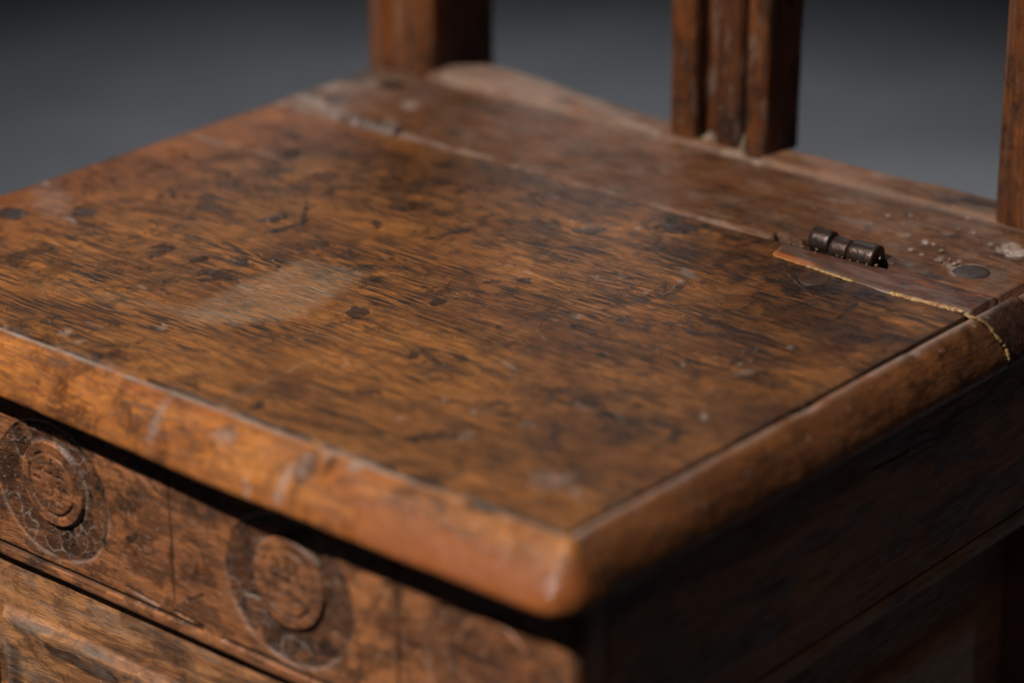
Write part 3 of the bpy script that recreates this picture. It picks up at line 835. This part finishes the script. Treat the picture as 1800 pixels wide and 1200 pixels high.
def ribbon(name, pts, rad, seed, mat, parent, squash=0.6, jag=1.0):
    """An uneven bead of filler along a polyline."""
    pts = np.array(pts, float)
    d = np.r_[0, np.cumsum(np.linalg.norm(np.diff(pts, axis=0), axis=1))]
    n = max(20, int(d[-1] / 0.0007))
    t = np.linspace(0, d[-1], n)
    P = np.stack([np.interp(t, d, pts[:, k]) for k in range(3)], -1)
    R = rad * (0.45 + jag * fbm(t * 600, t * 0, 3, seed)) * np.minimum(1, np.minimum(np.arange(n), np.arange(n)[::-1]) / 3 + 0.1)
    T = np.gradient(P, axis=0); T /= np.linalg.norm(T, axis=1)[:, None]
    up = np.array([0.3, 0, 1.0]); S = np.cross(T, up); S /= np.linalg.norm(S, axis=1)[:, None]; N = np.cross(S, T)
    P = P + S * (0.0008 * (fbm(t * 300, t * 0, 3, seed + 3) - 0.5))[:, None]
    ph = np.linspace(0, 2 * math.pi, 9)[:-1]
    V = P[:, None, :] + R[:, None, None] * (np.cos(ph)[None, :, None] * S[:, None, :] + squash * np.sin(ph)[None, :, None] * N[:, None, :])
    me = fix_normals(grid_mesh(name, V[..., 0], V[..., 1], V[..., 2], closed_v=True, caps=True))
    return link(name, me, mat, parent)


def pf(x):
    return float(patch_front(np.array(x)))


ribbon('filler_bead', [(x, pf(x) - 0.0001, 0.0001) for x in np.linspace(-0.124, -0.0995, 8)], 0.0009, 3, plain('orange_splinter', (0.36, 0.13, 0.03), (0.45, 0.18, 0.05)), chair, 0.5)
ribbon('filler_bead', [(x, pf(x) - 0.0001, 0.0002) for x in np.linspace(-0.100, -0.0680, 12)], 0.0012, 5, M_FILLER, chair, 0.5, 1.2)
ribbon('filler_bead', [(x, pf(x) - 0.0001, 0.0003) for x in np.linspace(-0.0445, -0.0030, 14)], 0.0017, 9, M_FILLER2, chair, 0.45, 1.2)
ribbon('filler_bead', [(-0.0455, pf(-0.0455), 0.0006), (-0.039, pf(-0.039) - 0.0003, 0.0004)], 0.0017, 12, plain('yellow_putty', (0.52, 0.32, 0.07), (0.60, 0.39, 0.10)), chair, 0.5, 0.6)
ribbon('filler_bead', [(-0.017, pf(-0.017) - 0.0006, 0.0006), (-0.009, pf(-0.009) - 0.0006, 0.0005)], 0.0012, 14, bpy.data.materials['yellow_putty'], chair, 0.5, 0.6)
o_, z_ = smooth_profile(SPROF, 48)
ribbon('filler_bead', [(-0.003, 0.3108, 0.0004), (-0.0005, 0.3090, 0.0)] + [(o_[k] + 0.0023, 0.3059 + 0.0150 * min(1, o_[k] / 0.0164) - 0.0005 * math.sin(k * .5), z_[k] + 0.0006) for k in range(2, 31, 2)], 0.0013, 17, M_FILLER, chair, 0.6, 0.9)


# --- hinges
def knuckle_mesh(x0, x1, cy, cz, r, seed):
    n = 14
    prof = [(x0, r * 0.88), (x0 + 0.0004, r * 0.97), (x0 + 0.0016, r)] + [(x0 + 0.0016 + (x1 - x0 - 0.0032) * k / 4, r) for k in range(1, 4)] + [(x1 - 0.0016, r), (x1 - 0.0004, r * 0.97), (x1, r * 0.88)]
    ph = np.linspace(0, 2 * math.pi, 33)[:-1]
    U = np.array([p[0] for p in prof])[:, None] + 0 * ph[None, :]
    R = np.array([p[1] for p in prof])[:, None] * (1 + 0.10 * (fbm(U * 300 + np.cos(ph)[None, :] * 1.5, np.sin(ph)[None, :] * 1.5 + seed, 3, seed) - 0.5))
    # slightly lumpy hand-forged section
    R = R * (1 + 0.035 * np.cos(2 * ph + seed))[None, :]
    return fix_normals(grid_mesh('knuckle', U, cy + R * np.cos(ph)[None, :], cz + R * np.sin(ph)[None, :], closed_v=True, caps=True))


M_IRON_DUSTY = iron('dusty_iron', (0.17, 0.13, 0.115), 0.36, 0.35)


def hinge(x0, cy, cz, r, lens, jogs, mat=M_IRON):
    x = x0
    parts = []
    h = None
    # the hinge's main mesh: the two leaves let into the wood, then knuckles and pin as its pieces
    base = box_mesh('hinge', x0, x0 + sum(lens), cy - r * 0.9, cy + r * 0.9, cz - r - 0.003, cz - r * 0.55, 0.0006, 1)
    h = link('hinge', base, mat, chair)
    for k, (L, j) in enumerate(zip(lens, jogs)):
        me = knuckle_mesh(x + 0.0003, x + L - 0.0003, cy + j[0], cz + j[1], r * j[2], 3 + k)
        link('knuckle', me, mat, h)
        x += L
    pin = knuckle_mesh(x0 - 0.0006, x + 0.0012, cy + 0.0006, cz - 0.0002, 0.0017, 9)
    link('pin', pin, mat, h)
    return h


hinge(HX0 + 0.0045, 0.3415, 0.0022, 0.0066, (0.0130, 0.0115, 0.0165), ((0.0006, 0.0010, 1.0), (-0.0002, -0.0004, 0.94), (0.0, 0.0, 1.03)))
hinge(-0.447, 0.3410, -0.0022, 0.0056, (0.0135, 0.0135, 0.0150), ((0, 0, 1.0), (0, -0.0003, 0.92), (0, 0.0002, 1.0)), M_IRON_DUSTY)


# --- nail heads and plugs
def disc(name, cx, cy, z, r, hgt, mat, seed, ecc=1.0):
    rr = np.array([1.0, 1.0, 0.94, 0.8, 0.5, 0.15])
    hh = np.array([-2.5, 0.0, 0.55, 0.85, 1.0, 1.02])
    ph = np.linspace(0, 2 * math.pi, 33)[:-1]
    wob = 1 + 0.14 * (fbm(np.cos(ph) * 1.6 + seed, np.sin(ph) * 1.6, 3, seed) - 0.5)
    R = r * rr[:, None] * wob[None, :]
    X = cx + R * np.cos(ph)[None, :] * ecc
    Y = cy + R * np.sin(ph)[None, :]
    Z = z + hgt * hh[:, None] + 0.0004 * (fbm(X * 400, Y * 400, 2, seed + 1) - 0.5) * (rr[:, None] < 0.97)
    one = np.ones_like(R)
    me = fix_normals(grid_mesh(name, X, Y, Z, closed_v=True, caps=True, attrs={'dark': 0.25 * one}))
    return link(name, me, mat, chair)


disc('nail_head', -0.0288, 0.3593, 0.0004, 0.0098, 0.0007, M_DARK, 2)
M_PLUG = wood('plug_wood', 'y', (0.075, 0.032, 0.016), (0.045, 0.020, 0.012), (0.022, 0.014, 0.011), 0.6, 0.4, 0.15, 0.45, (2, 2, 2))
disc('wood_plug', -0.0862, 0.3020, -0.0004, 0.0082, 0.0006, M_PLUG, 5)
disc('wood_plug', -0.0625, 0.3075, -0.0006, 0.0072, 0.0005, M_PLUG, 7, 1.35)
disc('wood_plug', -0.4735, 0.3620, 0.0003, 0.0078, 0.0006, M_DARK, 11)
disc('wood_plug', -0.4700, 0.4060, 0.0003, 0.0086, 0.0006, M_DARK, 13)
disc('wood_plug', -0.4741, 0.1079, -0.0004, 0.0085, 0.0006, M_DARK, 17)
disc('wood_plug', -0.4453, 0.1350, -0.0004, 0.0070, 0.0005, M_PLUG, 19)


# --- rear rail the back stands on: worn, wavy rear edge
def rear_rail():
    X, T = np.meshgrid(np.linspace(-0.462, -0.052, 330), np.linspace(0, 1, 46), indexing='ij')
    y1 = np.interp(X, [-0.462, -0.44, -0.42, -0.39, -0.36, -0.30, -0.22, -0.14, -0.08, -0.05], [0.4560, 0.4650, 0.4680, 0.4640, 0.4575, 0.4520, 0.4545, 0.4560, 0.4590, 0.4595])
    y1 = y1 + 0.0045 * (fbm(X * 38, T * 0, 4, 151) - 0.5)
    y0 = 0.4292
    Yw = y0 + T * (y1 - y0)
    top = np.interp(X, [-0.462, -0.44, -0.41, -0.36, -0.28, -0.05], [0.0035, 0.0065, 0.0062, 0.0045, 0.0038, 0.0030])
    H = top + 0.0008 * (fbm(X * 40, Yw * 60, 3, 152) - 0.5) - 0.0025 * sst(0.12, 0, T) - 0.004 * sst(0.82, 1.0, T) ** 1.5
    n = fbm(X * 50, Yw * 80, 4, 153)
    pale = 0.22 * sst(0.35, 0.65, n) * sst(-0.26, -0.36, X) + 0.15 * sst(0.4, 0.65, n)
    pale = np.maximum(pale, 0.2 * sst(0.12, 0.02, T))
    pale = np.maximum(pale, 0.6 * sst(1, .3, np.hypot((X + 0.447) / 0.008, (T - 0.15) / .25)))
    pale = np.maximum(pale, 0.5 * sst(1.1, .3, np.hypot((X + 0.30) / 0.022, (T - 0.12) / .14)))
    dark = 0.5 * sst(1.2, .3, np.hypot((X + 0.075) / 0.03, (T - 0.4) / .5)) + 0.3 * sst(.55, .4, n)
    pad = lambda A: np.pad(A, 1, mode='edge')
    Hr = pad(H); Hr[0, :] = Hr[-1, :] = -0.03; Hr[:, 0] = Hr[:, -1] = -0.03
    nu, nv = Hr.shape
    ids = np.arange(nu * nv).reshape(nu, nv)
    border = list(ids[0, :]) + list(ids[1:, -1]) + list(ids[-1, -2::-1]) + list(ids[-2:0:-1, 0])
    return grid_mesh('rear_rail', pad(X), pad(Yw), Hr, attrs={'dark': pad(np.clip(dark, 0, 1)), 'pale': pad(pale)}, extra=[border[::-1]])


M_RRAIL = wood('oak_rear_rail', 'x', (0.24, 0.10, 0.042), (0.13, 0.052, 0.024), (0.05, 0.028, 0.02), 0.4, 0.4, 0.35, 0.55, (4, 7, 1), net=0.6, spec=0.25)
link('rear_rail', rear_rail(), M_RRAIL, chair)


# --- back: two stiles, the fluted splat, top and middle rails (above the frame)
def post(name, outline, z0, z1, mat, seed, taper=0.0, nz=90, wear=0.0010, label=None, dustz=None):
    """A vertical post swept from a closed xy outline, rubbed uneven."""
    P = np.array(outline, float)
    d = np.r_[0, np.cumsum(np.linalg.norm(np.diff(np.vstack([P, P[:1]]), axis=0), axis=1))]
    m = int(d[-1] / 0.0018)
    t = np.linspace(0, d[-1], m, endpoint=False)
    Q = np.vstack([P, P[:1]])
    px = np.interp(t, d, Q[:, 0]); py = np.interp(t, d, Q[:, 1])
    for _ in range(2):
        px = (np.roll(px, 1) + 2 * px + np.roll(px, -1)) / 4
        py = (np.roll(py, 1) + 2 * py + np.roll(py, -1)) / 4
    zz = np.concatenate([np.linspace(z0, z0 + 0.16, nz)[:-1], np.linspace(z0 + 0.16, z1, 20)])
    cx, cy = P[:, 0].mean(), P[:, 1].mean()
    Z, T = np.meshgrid(zz, t, indexing='ij')
    k = 1 + taper * np.clip(Z - z0, 0, 0.25)
    w = wear * (fbm(Z * 45, T * 120, 3, seed) - 0.5)
    dx = px - cx; dy = py - cy
    L = np.hypot(dx, dy)
    X = cx + (dx * 1.0)[None, :] * k + w * (dx / L)[None, :]
    Y = cy + dy[None, :] * k + w * (dy / L)[None, :]
    n = fbm(Z * 60, T * 300, 4, seed + 3)
    dark = 0.55 * sst(0.07, 0.0, Z - z0) * sst(.3, .6, n) + 0.3 * sst(.52, .66, fbm(Z * 25, T * 60, 4, seed + 5))
    pale = 0.18 * sst(.6, .72, n)
    me = fix_normals(grid_mesh(name, X, Y, Z, closed_v=True, caps=True, attrs={'dark': np.clip(dark, 0, 1), 'pale': pale}))
    return link(name, me, mat, chair, label=label)


def rect(x0, x1, y0, y1, c=0.0015):
    return [(x0 + c, y0), (x1 - c, y0), (x1, y0 + c), (x1, y1 - c), (x1 - c, y1), (x0 + c, y1), (x0, y1 - c), (x0, y0 + c)]


post('back_stile', rect(-0.5145, -0.4605, 0.4330, 0.4930), -0.46, 0.62, M_POST, 201)
post('back_stile', rect(-0.0595, -0.0055, 0.4298, 0.4780), -0.46, 0.62, M_POST, 211)
f = 0.4305
splat_outline = [(-0.2755, f + 0.001), (-0.2590, f), (-0.2575, f + 0.0015), (-0.2565, f + 0.012), (-0.2490, f + 0.013), (-0.2465, f + 0.006), (-0.2440, f + 0.0025), (-0.2400, f + 0.001),
                 (-0.2330, f + 0.0015), (-0.2285, f + 0.004), (-0.2272, f + 0.011), (-0.2245, f + 0.011), (-0.2232, f + 0.001), (-0.2210, f - 0.0005), (-0.2105, f), (-0.2090, f + 0.0015),
                 (-0.2085, 0.4640), (-0.2110, 0.4660), (-0.2740, 0.4660), (-0.2765, 0.4630), (-0.2770, f + 0.004)]
post('fluted_splat', splat_outline, 0.0015, 0.56, M_POST, 221, taper=0.25, wear=0.0007)
crest = box_mesh('crest_rail', -0.4605, -0.056, 0.437, 0.472, 0.555, 0.625, 0.003)
link('crest_rail', crest, M_POST, chair, smooth=False)


# dust lying in the flutes at the foot of the splat
def mound(name, cx, cy, rx, ry, h, seed):
    U, PH = np.meshgrid(np.linspace(0, 1, 8), np.linspace(0, 2 * math.pi, 25)[:-1], indexing='ij')
    w = 1 + 0.5 * (fbm(np.cos(PH) * 2 + seed, np.sin(PH) * 2, 3, seed) - 0.5)
    X = cx + rx * U * w * np.cos(PH); Y = cy + ry * U * w * np.sin(PH)
    Z = 0.0012 + h * (1 - U ** 1.4) * (0.8 + 0.4 * fbm(X * 500, Y * 500, 2, seed + 1))
    bot = np.concatenate([Z, np.full((1, Z.shape[1]), -0.001)], 0)
    X = np.concatenate([X, X[-1:]], 0); Y = np.concatenate([Y, Y[-1:]], 0)
    return grid_mesh(name, X, Y, bot, closed_v=True)


dm = []
for k, (cx, cy, rx, ry, h) in enumerate(((-0.2520, 0.4385, 0.006, 0.007, 0.007), (-0.2260, 0.4360, 0.0024, 0.006, 0.012), (-0.2300, 0.4300, 0.008, 0.0022, 0.003), (-0.2105, 0.4272, 0.004, 0.002, 0.0018), (-0.285, 0.431, 0.006, 0.002, 0.002))):
    me = fix_normals(mound('dust_heap', cx, cy, rx, ry, h, 231 + k))
    link('dust_heap', me, M_DUST, chair)


# loose crumbs on the plank and the repair strip
def crumbs():
    rng = random.Random(5)
    bm = bmesh.new()
    spots = [(-0.0560, 0.3735, 0.0013), (-0.0460, 0.3660, 0.0009), (-0.0405, 0.3625, 0.0012), (-0.0485, 0.3615, 0.0008), (-0.0450, 0.3590, 0.0006)]
    for _ in range(120):
        spots.append((rng.uniform(-0.14, -0.01), rng.uniform(0.35, 0.425), rng.uniform(0.0002, 0.0005)))
    for _ in range(90):
        spots.append((rng.uniform(-0.49, -0.02), rng.uniform(0.01, 0.33), rng.uniform(0.00025, 0.0005)))
    for _ in range(25):
        spots.append((rng.uniform(-0.125, -0.07), rng.uniform(0.3335, 0.3365), rng.uniform(0.0003, 0.0007)))
    for x, y, r in spots:
        m = Matrix.Translation((x, y, 0.0006 + r * 0.5)) @ Matrix.Rotation(rng.uniform(0, 6), 4, 'Z') @ Matrix.Diagonal((1 + rng.random(), 0.7 + rng.random() * .5, 0.7, 1))
        res = bmesh.ops.create_icosphere(bm, subdivisions=1, radius=r, matrix=m)
        for v in res['verts']:
            v.co += Vector((rng.uniform(-1, 1), rng.uniform(-1, 1), rng.uniform(-1, 1))) * r * 0.25
    me = bpy.data.meshes.new('crumbs'); bm.to_mesh(me); bm.free()
    o = link('crumbs', me, M_DUST, chair, smooth=False)
    o['kind'] = 'stuff'


crumbs()

# ------------------------------------------------------------------ box: front rail with the carved roundels
FY = -0.003
ROUND = [(-0.3225, -0.0782, 0.0412, 0.0368, 1), (-0.1612, -0.0790, 0.0412, 0.0375, 2), (-0.0375, -0.0790, 0.0400, 0.0375, 3), (-0.462, -0.0785, 0.0405, 0.0370, 4)]


def rail_fields(x, z):
    h = 0.0003 * (fbm(x * 30, z * 60, 3, 301) - 0.5) + 0.0002 * (fbm(x * 200, z * 500, 3, 302) - 0.5)
    dark = marks(x, z, RAIL_DARK, 0.7, 300, 303)
    pale = np.zeros_like(x)
    n = fbm(x * 160, z * 160, 4, 304)
    nb = fbm(x * 60, z * 60, 4, 305)
    dark = np.maximum(dark, 0.55 * sst(0.50, 0.64, fbm(x * 75, z * 150, 5, 306)))
    for cx, cz, rx, rz, sd in ROUND:
        dx = x - cx; dz = z - cz
        near = np.abs(dx) < rx * 1.3
        q = np.sqrt((dx / rx) ** 2 + (dz / rz) ** 2) + 0.05 * (fbm(x * 90, z * 90, 3, 310 + sd) - .5)
        # island, set a little left and up of the middle
        ix = cx - 0.0005; iz = cz + 0.0035
        qi = np.sqrt(((x - ix) / (rx * 0.535)) ** 2 + ((z - iz) / (rz * 0.60)) ** 2) + 0.05 * (fbm(x * 120, z * 120, 3, 320 + sd) - .5)
        ring = sst(1.012, 0.975, q) * sst(0.98, 1.03, qi)
        # crazed ground: cells of a jittered lattice with raised pale threads between
        gx, gz = x * 135, z * 135
        gx = gx + 0.9 * (fbm(x * 110, z * 110, 2, 330) - .5); gz = gz + 0.9 * (fbm(x * 110, z * 110, 2, 331) - .5)
        bx, bz = np.floor(gx), np.floor(gz)
        f1 = np.full(x.shape, 9.0); f2 = np.full(x.shape, 9.0); cid = np.zeros(x.shape)
        for ox in (-1, 0, 1):
            for oz in (-1, 0, 1):
                jx = bx + ox + _hash(bx + ox, bz + oz, 41 + sd); jz = bz + oz + _hash(bx + ox, bz + oz, 42 + sd)
                dd = np.hypot(gx - jx, gz - jz)
                cid = np.where(dd < f1, _hash(bx + ox, bz + oz, 43), cid)
                f2 = np.where(dd < f1, f1, np.minimum(f2, dd)); f1 = np.minimum(f1, dd)
        edge = sst(0.11, 0.02, f2 - f1) * sst(0.42, 0.60, fbm(x * 90, z * 90, 3, 333 + sd))
        deep = (0.0009 + 0.0015 * sst(1.0, 0.62, q)) * (0.6 if sd == 3 else 1.0)
        h = h - ring * (deep + 0.0006 * (cid - .5) + 0.0005 * (n - 0.5)) + ring * edge * 0.0004
        pits = ring * sst(0.13, 0.06, f1) * (cid > 0.72)
        h = h - 0.0010 * pits
        dark = np.where(near, np.maximum(dark * (1 - ring * .3), ring * (0.68 + 0.28 * (cid - .5)) * (0.7 if sd == 3 else 1.0) * sst(0.2, 0.45, n + 0.15)), dark)
        dark = np.maximum(dark, pits)
        pale = np.maximum(pale, 0.5 * ring * edge * (0.35 if sd == 3 else 1.0))
        rim = sst(0.055, 0.01, np.abs(q - 0.995)) * sst(0.3, 0.55, nb)
        pale = np.maximum(pale, 0.3 * rim * sst(0.01, -0.012, dz))
        pale = np.maximum(pale, 0.35 * sst(0.07, 0.02, np.abs(qi - 1.06)) * sst(0.5, 0.7, nb))
        # lines cut into the island: an inner round and a crooked cross with short strokes
        line = sst(0.055, 0.02, np.abs(qi - 0.74))
        lx, lz = x - ix, z - iz
        for ax, az, ex, ez in ((0.0, -0.011, 0.001, 0.013), (-0.012, 0.001, 0.012, -0.0025), (-0.008, 0.0055, 0.010, 0.0045), (-0.006, -0.006, 0.007, -0.009), (-0.006, 0.009, -0.0055, -0.004), (0.006, 0.009, 0.0065, -0.006), (-0.001, -0.002, 0.006, -0.0075)):
            ds, _ = seg_dist(lx + 0.0006 * (n - .5), lz, ax, az, ex, ez)
            line = np.maximum(line, 0.9 * sst(0.0013, 0.0005, ds))
        isl = sst(1.0, 0.96, qi)
        line = line * isl * sst(0.25, 0.5, fbm(x * 140, z * 140, 3, 340 + sd))
        line = line * (0.4 if sd == 3 else 1.0)
        h = h - 0.0011 * line
        dark = np.maximum(dark, 0.62 * line)
        dark = np.where(near, np.maximum(dark, isl * 0.55 * sst(0.5, 0.66, fbm(x * 130, z * 260, 4, 350 + sd))), dark)
    for lx in (-0.2385, -0.0940, -0.385):
        dl = np.abs(x - lx - 0.0006 * (fbm(z * 40, x * 0, 2, 361) - .5))
        m = sst(0.0009, 0.0004, dl) * sst(-0.114, -0.110, z)
        h = h - 0.0010 * m
        dark = np.maximum(dark, 0.85 * m)
    # scratched groove above the bead, broken in the middle, and the bead along the bottom edge
    zg = -0.1192 + 0.0009 * (fbm(x * 45, x * 0, 3, 371) - 0.5)
    gap = 1 - sst(-0.222, -0.217, x) * sst(-0.203, -0.208, x)
    g = sst(0.0014, 0.0006, np.abs(z - zg)) * gap
    h = h - 0.0020 * g
    dark = np.maximum(dark, 0.9 * g)
    # a splinter lifted beside the groove
    ds, t = seg_dist(x, z, -0.272, -0.1140, -0.250, -0.1160)
    h = h - 0.0010 * sst(0.0009, 0.0002, ds); pale = np.maximum(pale, 0.4 * sst(0.0010, 0.0004, np.abs(ds - .001)) * sst(-.115, -.1145, -z - .23))
    ds, t = seg_dist(x, z, -0.238, -0.1155, -0.218, -0.1175)
    h = h - 0.0016 * sst(0.0011, 0.0003, ds); dark = np.maximum(dark, sst(0.001, 0.0005, ds))
    zb = z + 0.1226
    h = h + np.where(z < zg - 0.0006, 0.0016 * np.sqrt(np.clip(1 - (zb / 0.0040) ** 2, 0, 1)) - 0.0006, 0)
    h = h - 0.004 * sst(-0.1258, -0.1268, z)
    # specks
    sp = (fbm(x * 700, z * 700, 2, 380) > 0.80)
    pale = np.maximum(pale, 0.5 * sp)
    return h, np.clip(dark, 0, 1) * 0.9, np.clip(pale, 0, 1)


def front_rail():
    X, Z = np.meshgrid(np.linspace(-0.500, 0.0058, 980), np.linspace(-0.127, -0.0284, 190), indexing='ij')
    h, d, p = rail_fields(X, Z)
    h = h - 0.0012 * sst(0.0035, 0.0058, X)
    pad = lambda A: np.pad(A, 1, mode='edge')
    Hr = pad(h) - FY
    Hr[0, :] = Hr[-1, :] = -0.022; Hr[:, 0] = Hr[:, -1] = -0.022
    nu, nv = Hr.shape
    ids = np.arange(nu * nv).reshape(nu, nv)
    border = list(ids[0, :]) + list(ids[1:, -1]) + list(ids[-1, -2::-1]) + list(ids[-2:0:-1, 0])
    me = grid_mesh('front_rail', pad(X), -Hr, pad(Z), attrs={'dark': pad(d), 'pale': pad(p)}, extra=[border])
    return fix_normals(me)


link('front_rail', front_rail(), M_RAIL, chair)


# --- front panels below the rail (raised fields), muntin, posts and plinth
def panel(name, x0, x1, z0, z1, yback, label=None, seed=400):
    X, Z = np.meshgrid(np.linspace(x0, x1, 300), np.linspace(z0, z1, 240), indexing='ij')
    e = np.minimum(np.minimum(X - x0 - 0.0, x1 - X) + 0.022, z1 - Z)
    e = np.minimum(e, Z - z0) + 0.0010 * (fbm(X * 14, Z * 14, 3, seed) - .5)
    h = 0.004 * sst(0.0, 0.030, e) * 0 + 0.0015 * sst(0, .026, e)
    h = h + 0.0050 * sst(0.0295, 0.0345, e) - 0.0022 * sst(0.034, 0.075, e)
    n = fbm(X * 40, Z * 160, 4, seed + 1)
    h = h + 0.0009 * (fbm(X * 25, Z * 90, 3, seed + 2) - 0.5)
    ridge = sst(0.006, 0.001, np.abs(e - 0.0335))
    pale = 0.30 * ridge * sst(.3, .55, n) + 0.2 * sst(.58, .7, n)
    dark = 0.65 * sst(0.012, 0.004, np.abs(e - 0.0375)) * sst(.35, .55, n) + 0.5 * sst(0.50, 0.66, fbm(X * 22, Z * 90, 5, seed + 4)) * sst(0.02, 0.05, e)
    dark = np.maximum(dark, 0.5 * sst(0.47, 0.62, fbm(X * 40, Z * 110, 5, seed + 6)))
    pad = lambda A: np.pad(A, 1, mode='edge')
    Hr = pad(h) - yback
    Hr[0, :] = Hr[-1, :] = -yback - 0.012; Hr[:, 0] = Hr[:, -1] = -yback - 0.012
    nu, nv = Hr.shape
    ids = np.arange(nu * nv).reshape(nu, nv)
    border = list(ids[0, :]) + list(ids[1:, -1]) + list(ids[-1, -2::-1]) + list(ids[-2:0:-1, 0])
    me = grid_mesh(name, pad(X), -Hr, pad(Z), attrs={'dark': pad(np.clip(dark, 0, 1)) * 0.9, 'pale': pad(pale)}, extra=[border])
    return link(name, fix_normals(me), M_PANEL, chair, label=label)


panel('front_panel', -0.3795, -0.040, -0.375, -0.1275, 0.0022)
link('front_muntin', box_mesh('front_muntin', -0.4600, -0.3800, FY, 0.02, -0.38, -0.1275, 0.0015), M_POST, chair, smooth=False)
link('front_post', box_mesh('front_post', -0.0395, 0.0058, FY + 0.0006, 0.036, -0.46, -0.1275, 0.0015), M_POST, chair, smooth=False)
link('front_post', box_mesh('front_post', -0.500, -0.4605, FY + 0.0006, 0.036, -0.46, -0.1275, 0.0015), M_POST, chair, smooth=False)
link('bottom_rail', box_mesh('bottom_rail', -0.4600, -0.0400, FY + 0.001, 0.022, -0.44, -0.3755, 0.0015), M_RAIL, chair, smooth=False)
link('bottom_rail', box_mesh('bottom_rail', -0.0180, 0.0052, 0.0365, 0.4290, -0.44, -0.3755, 0.0015), M_SIDE, chair, smooth=False)
link('side_board', box_mesh('side_board', -0.500, -0.482, 0.0365, 0.4320, -0.44, -0.0284, 0.0015), M_SIDE, chair, smooth=False, label='plain board closing the far side of the box')
link('back_board', box_mesh('back_board', -0.4600, -0.0565, 0.4400, 0.4550, -0.44, -0.0305, 0.0015), M_SIDE, chair, smooth=False, label='plain board closing the back of the box')


# --- right side: rail with a bead along its lower edge, recessed panel with raised field
def side_rail():
    Yg, Z = np.meshgrid(np.linspace(0.0205, 0.4285, 420), np.linspace(-0.134, -0.0284, 110), indexing='ij')
    n = fbm(Yg * 50, Z * 300, 4, 501)
    h = 0.0006 * (fbm(Yg * 10, Z * 30, 2, 502) - 0.5) + 0.00008 * (fbm(Yg * 60, Z * 300, 3, 503) - .5)
    zb = Z + 0.1290
    h = h + 0.0022 * np.sqrt(np.clip(1 - (zb / 0.0042) ** 2, 0, 1)) - 0.0012 * sst(0.0010, 0.0004, np.abs(Z + 0.1242))
    for ay, az, by, bz in ((0.10, -0.052, 0.155, -0.056), (0.22, -0.048, 0.25, -0.050), (0.13, -0.078, 0.15, -0.079), (0.17, -0.088, 0.185, -0.089)):
        ds, _ = seg_dist(Yg, Z, ay, az, by, bz)
        h = h - 0.0008 * sst(0.0014, 0.0003, ds + 0.001 * (n - .5))
    dark = 0.6 * sst(.45, .65, fbm(Yg * 20, Z * 60, 4, 504))
    pale = 0.35 * sst(0.0050, 0.002, np.abs(zb)) * sst(.25, .5, n)  # bead painted paler so that it looks lit
    pad = lambda A: np.pad(A, 1, mode='edge')
    Hr = pad(h) + 0.0060
    Hr[0, :] = Hr[-1, :] = -0.018; Hr[:, 0] = Hr[:, -1] = -0.018
    nu, nv = Hr.shape
    ids = np.arange(nu * nv).reshape(nu, nv)
    border = list(ids[0, :]) + list(ids[1:, -1]) + list(ids[-1, -2::-1]) + list(ids[-2:0:-1, 0])
    me = grid_mesh('side_rail', Hr, pad(Yg), pad(Z), attrs={'dark': pad(dark), 'pale': pad(pale)}, extra=[border])
    return fix_normals(me)


link('side_rail', side_rail(), M_SIDE, chair)


def side_panel():
    Yg, Z = np.meshgrid(np.linspace(0.0370, 0.3890, 240), np.linspace(-0.375, -0.1338, 180), indexing='ij')
    e = np.minimum(np.minimum(Yg - 0.037, 0.3890 - Yg) + 0.02, np.minimum(-0.1345 - Z, Z + 0.375))
    h = 0.0010 * (fbm(Yg * 14, Z * 40, 3, 512) - 0.5) + 0.0060 * sst(0.046, 0.058, e)
    dark = 0.4 * sst(.45, .65, fbm(Yg * 20, Z * 60, 4, 514))
    pale = 0.5 * sst(0.054, 0.062, e)  # raised field painted paler, as the part that catches the light
    pad = lambda A: np.pad(A, 1, mode='edge')
    Hr = pad(h) - 0.0145
    Hr[0, :] = Hr[-1, :] = -0.018; Hr[:, 0] = Hr[:, -1] = -0.018
    nu, nv = Hr.shape
    ids = np.arange(nu * nv).reshape(nu, nv)
    border = list(ids[0, :]) + list(ids[1:, -1]) + list(ids[-1, -2::-1]) + list(ids[-2:0:-1, 0])
    me = grid_mesh('side_panel', Hr, pad(Yg), pad(Z), attrs={'dark': pad(dark), 'pale': pad(pale)}, extra=[border])
    return fix_normals(me)


link('side_panel', side_panel(), M_SIDE, chair)
link('side_stile', box_mesh('side_stile', -0.016, 0.0056, 0.3895, 0.4288, -0.3750, -0.1345, 0.0015), M_SIDE, chair, smooth=False)
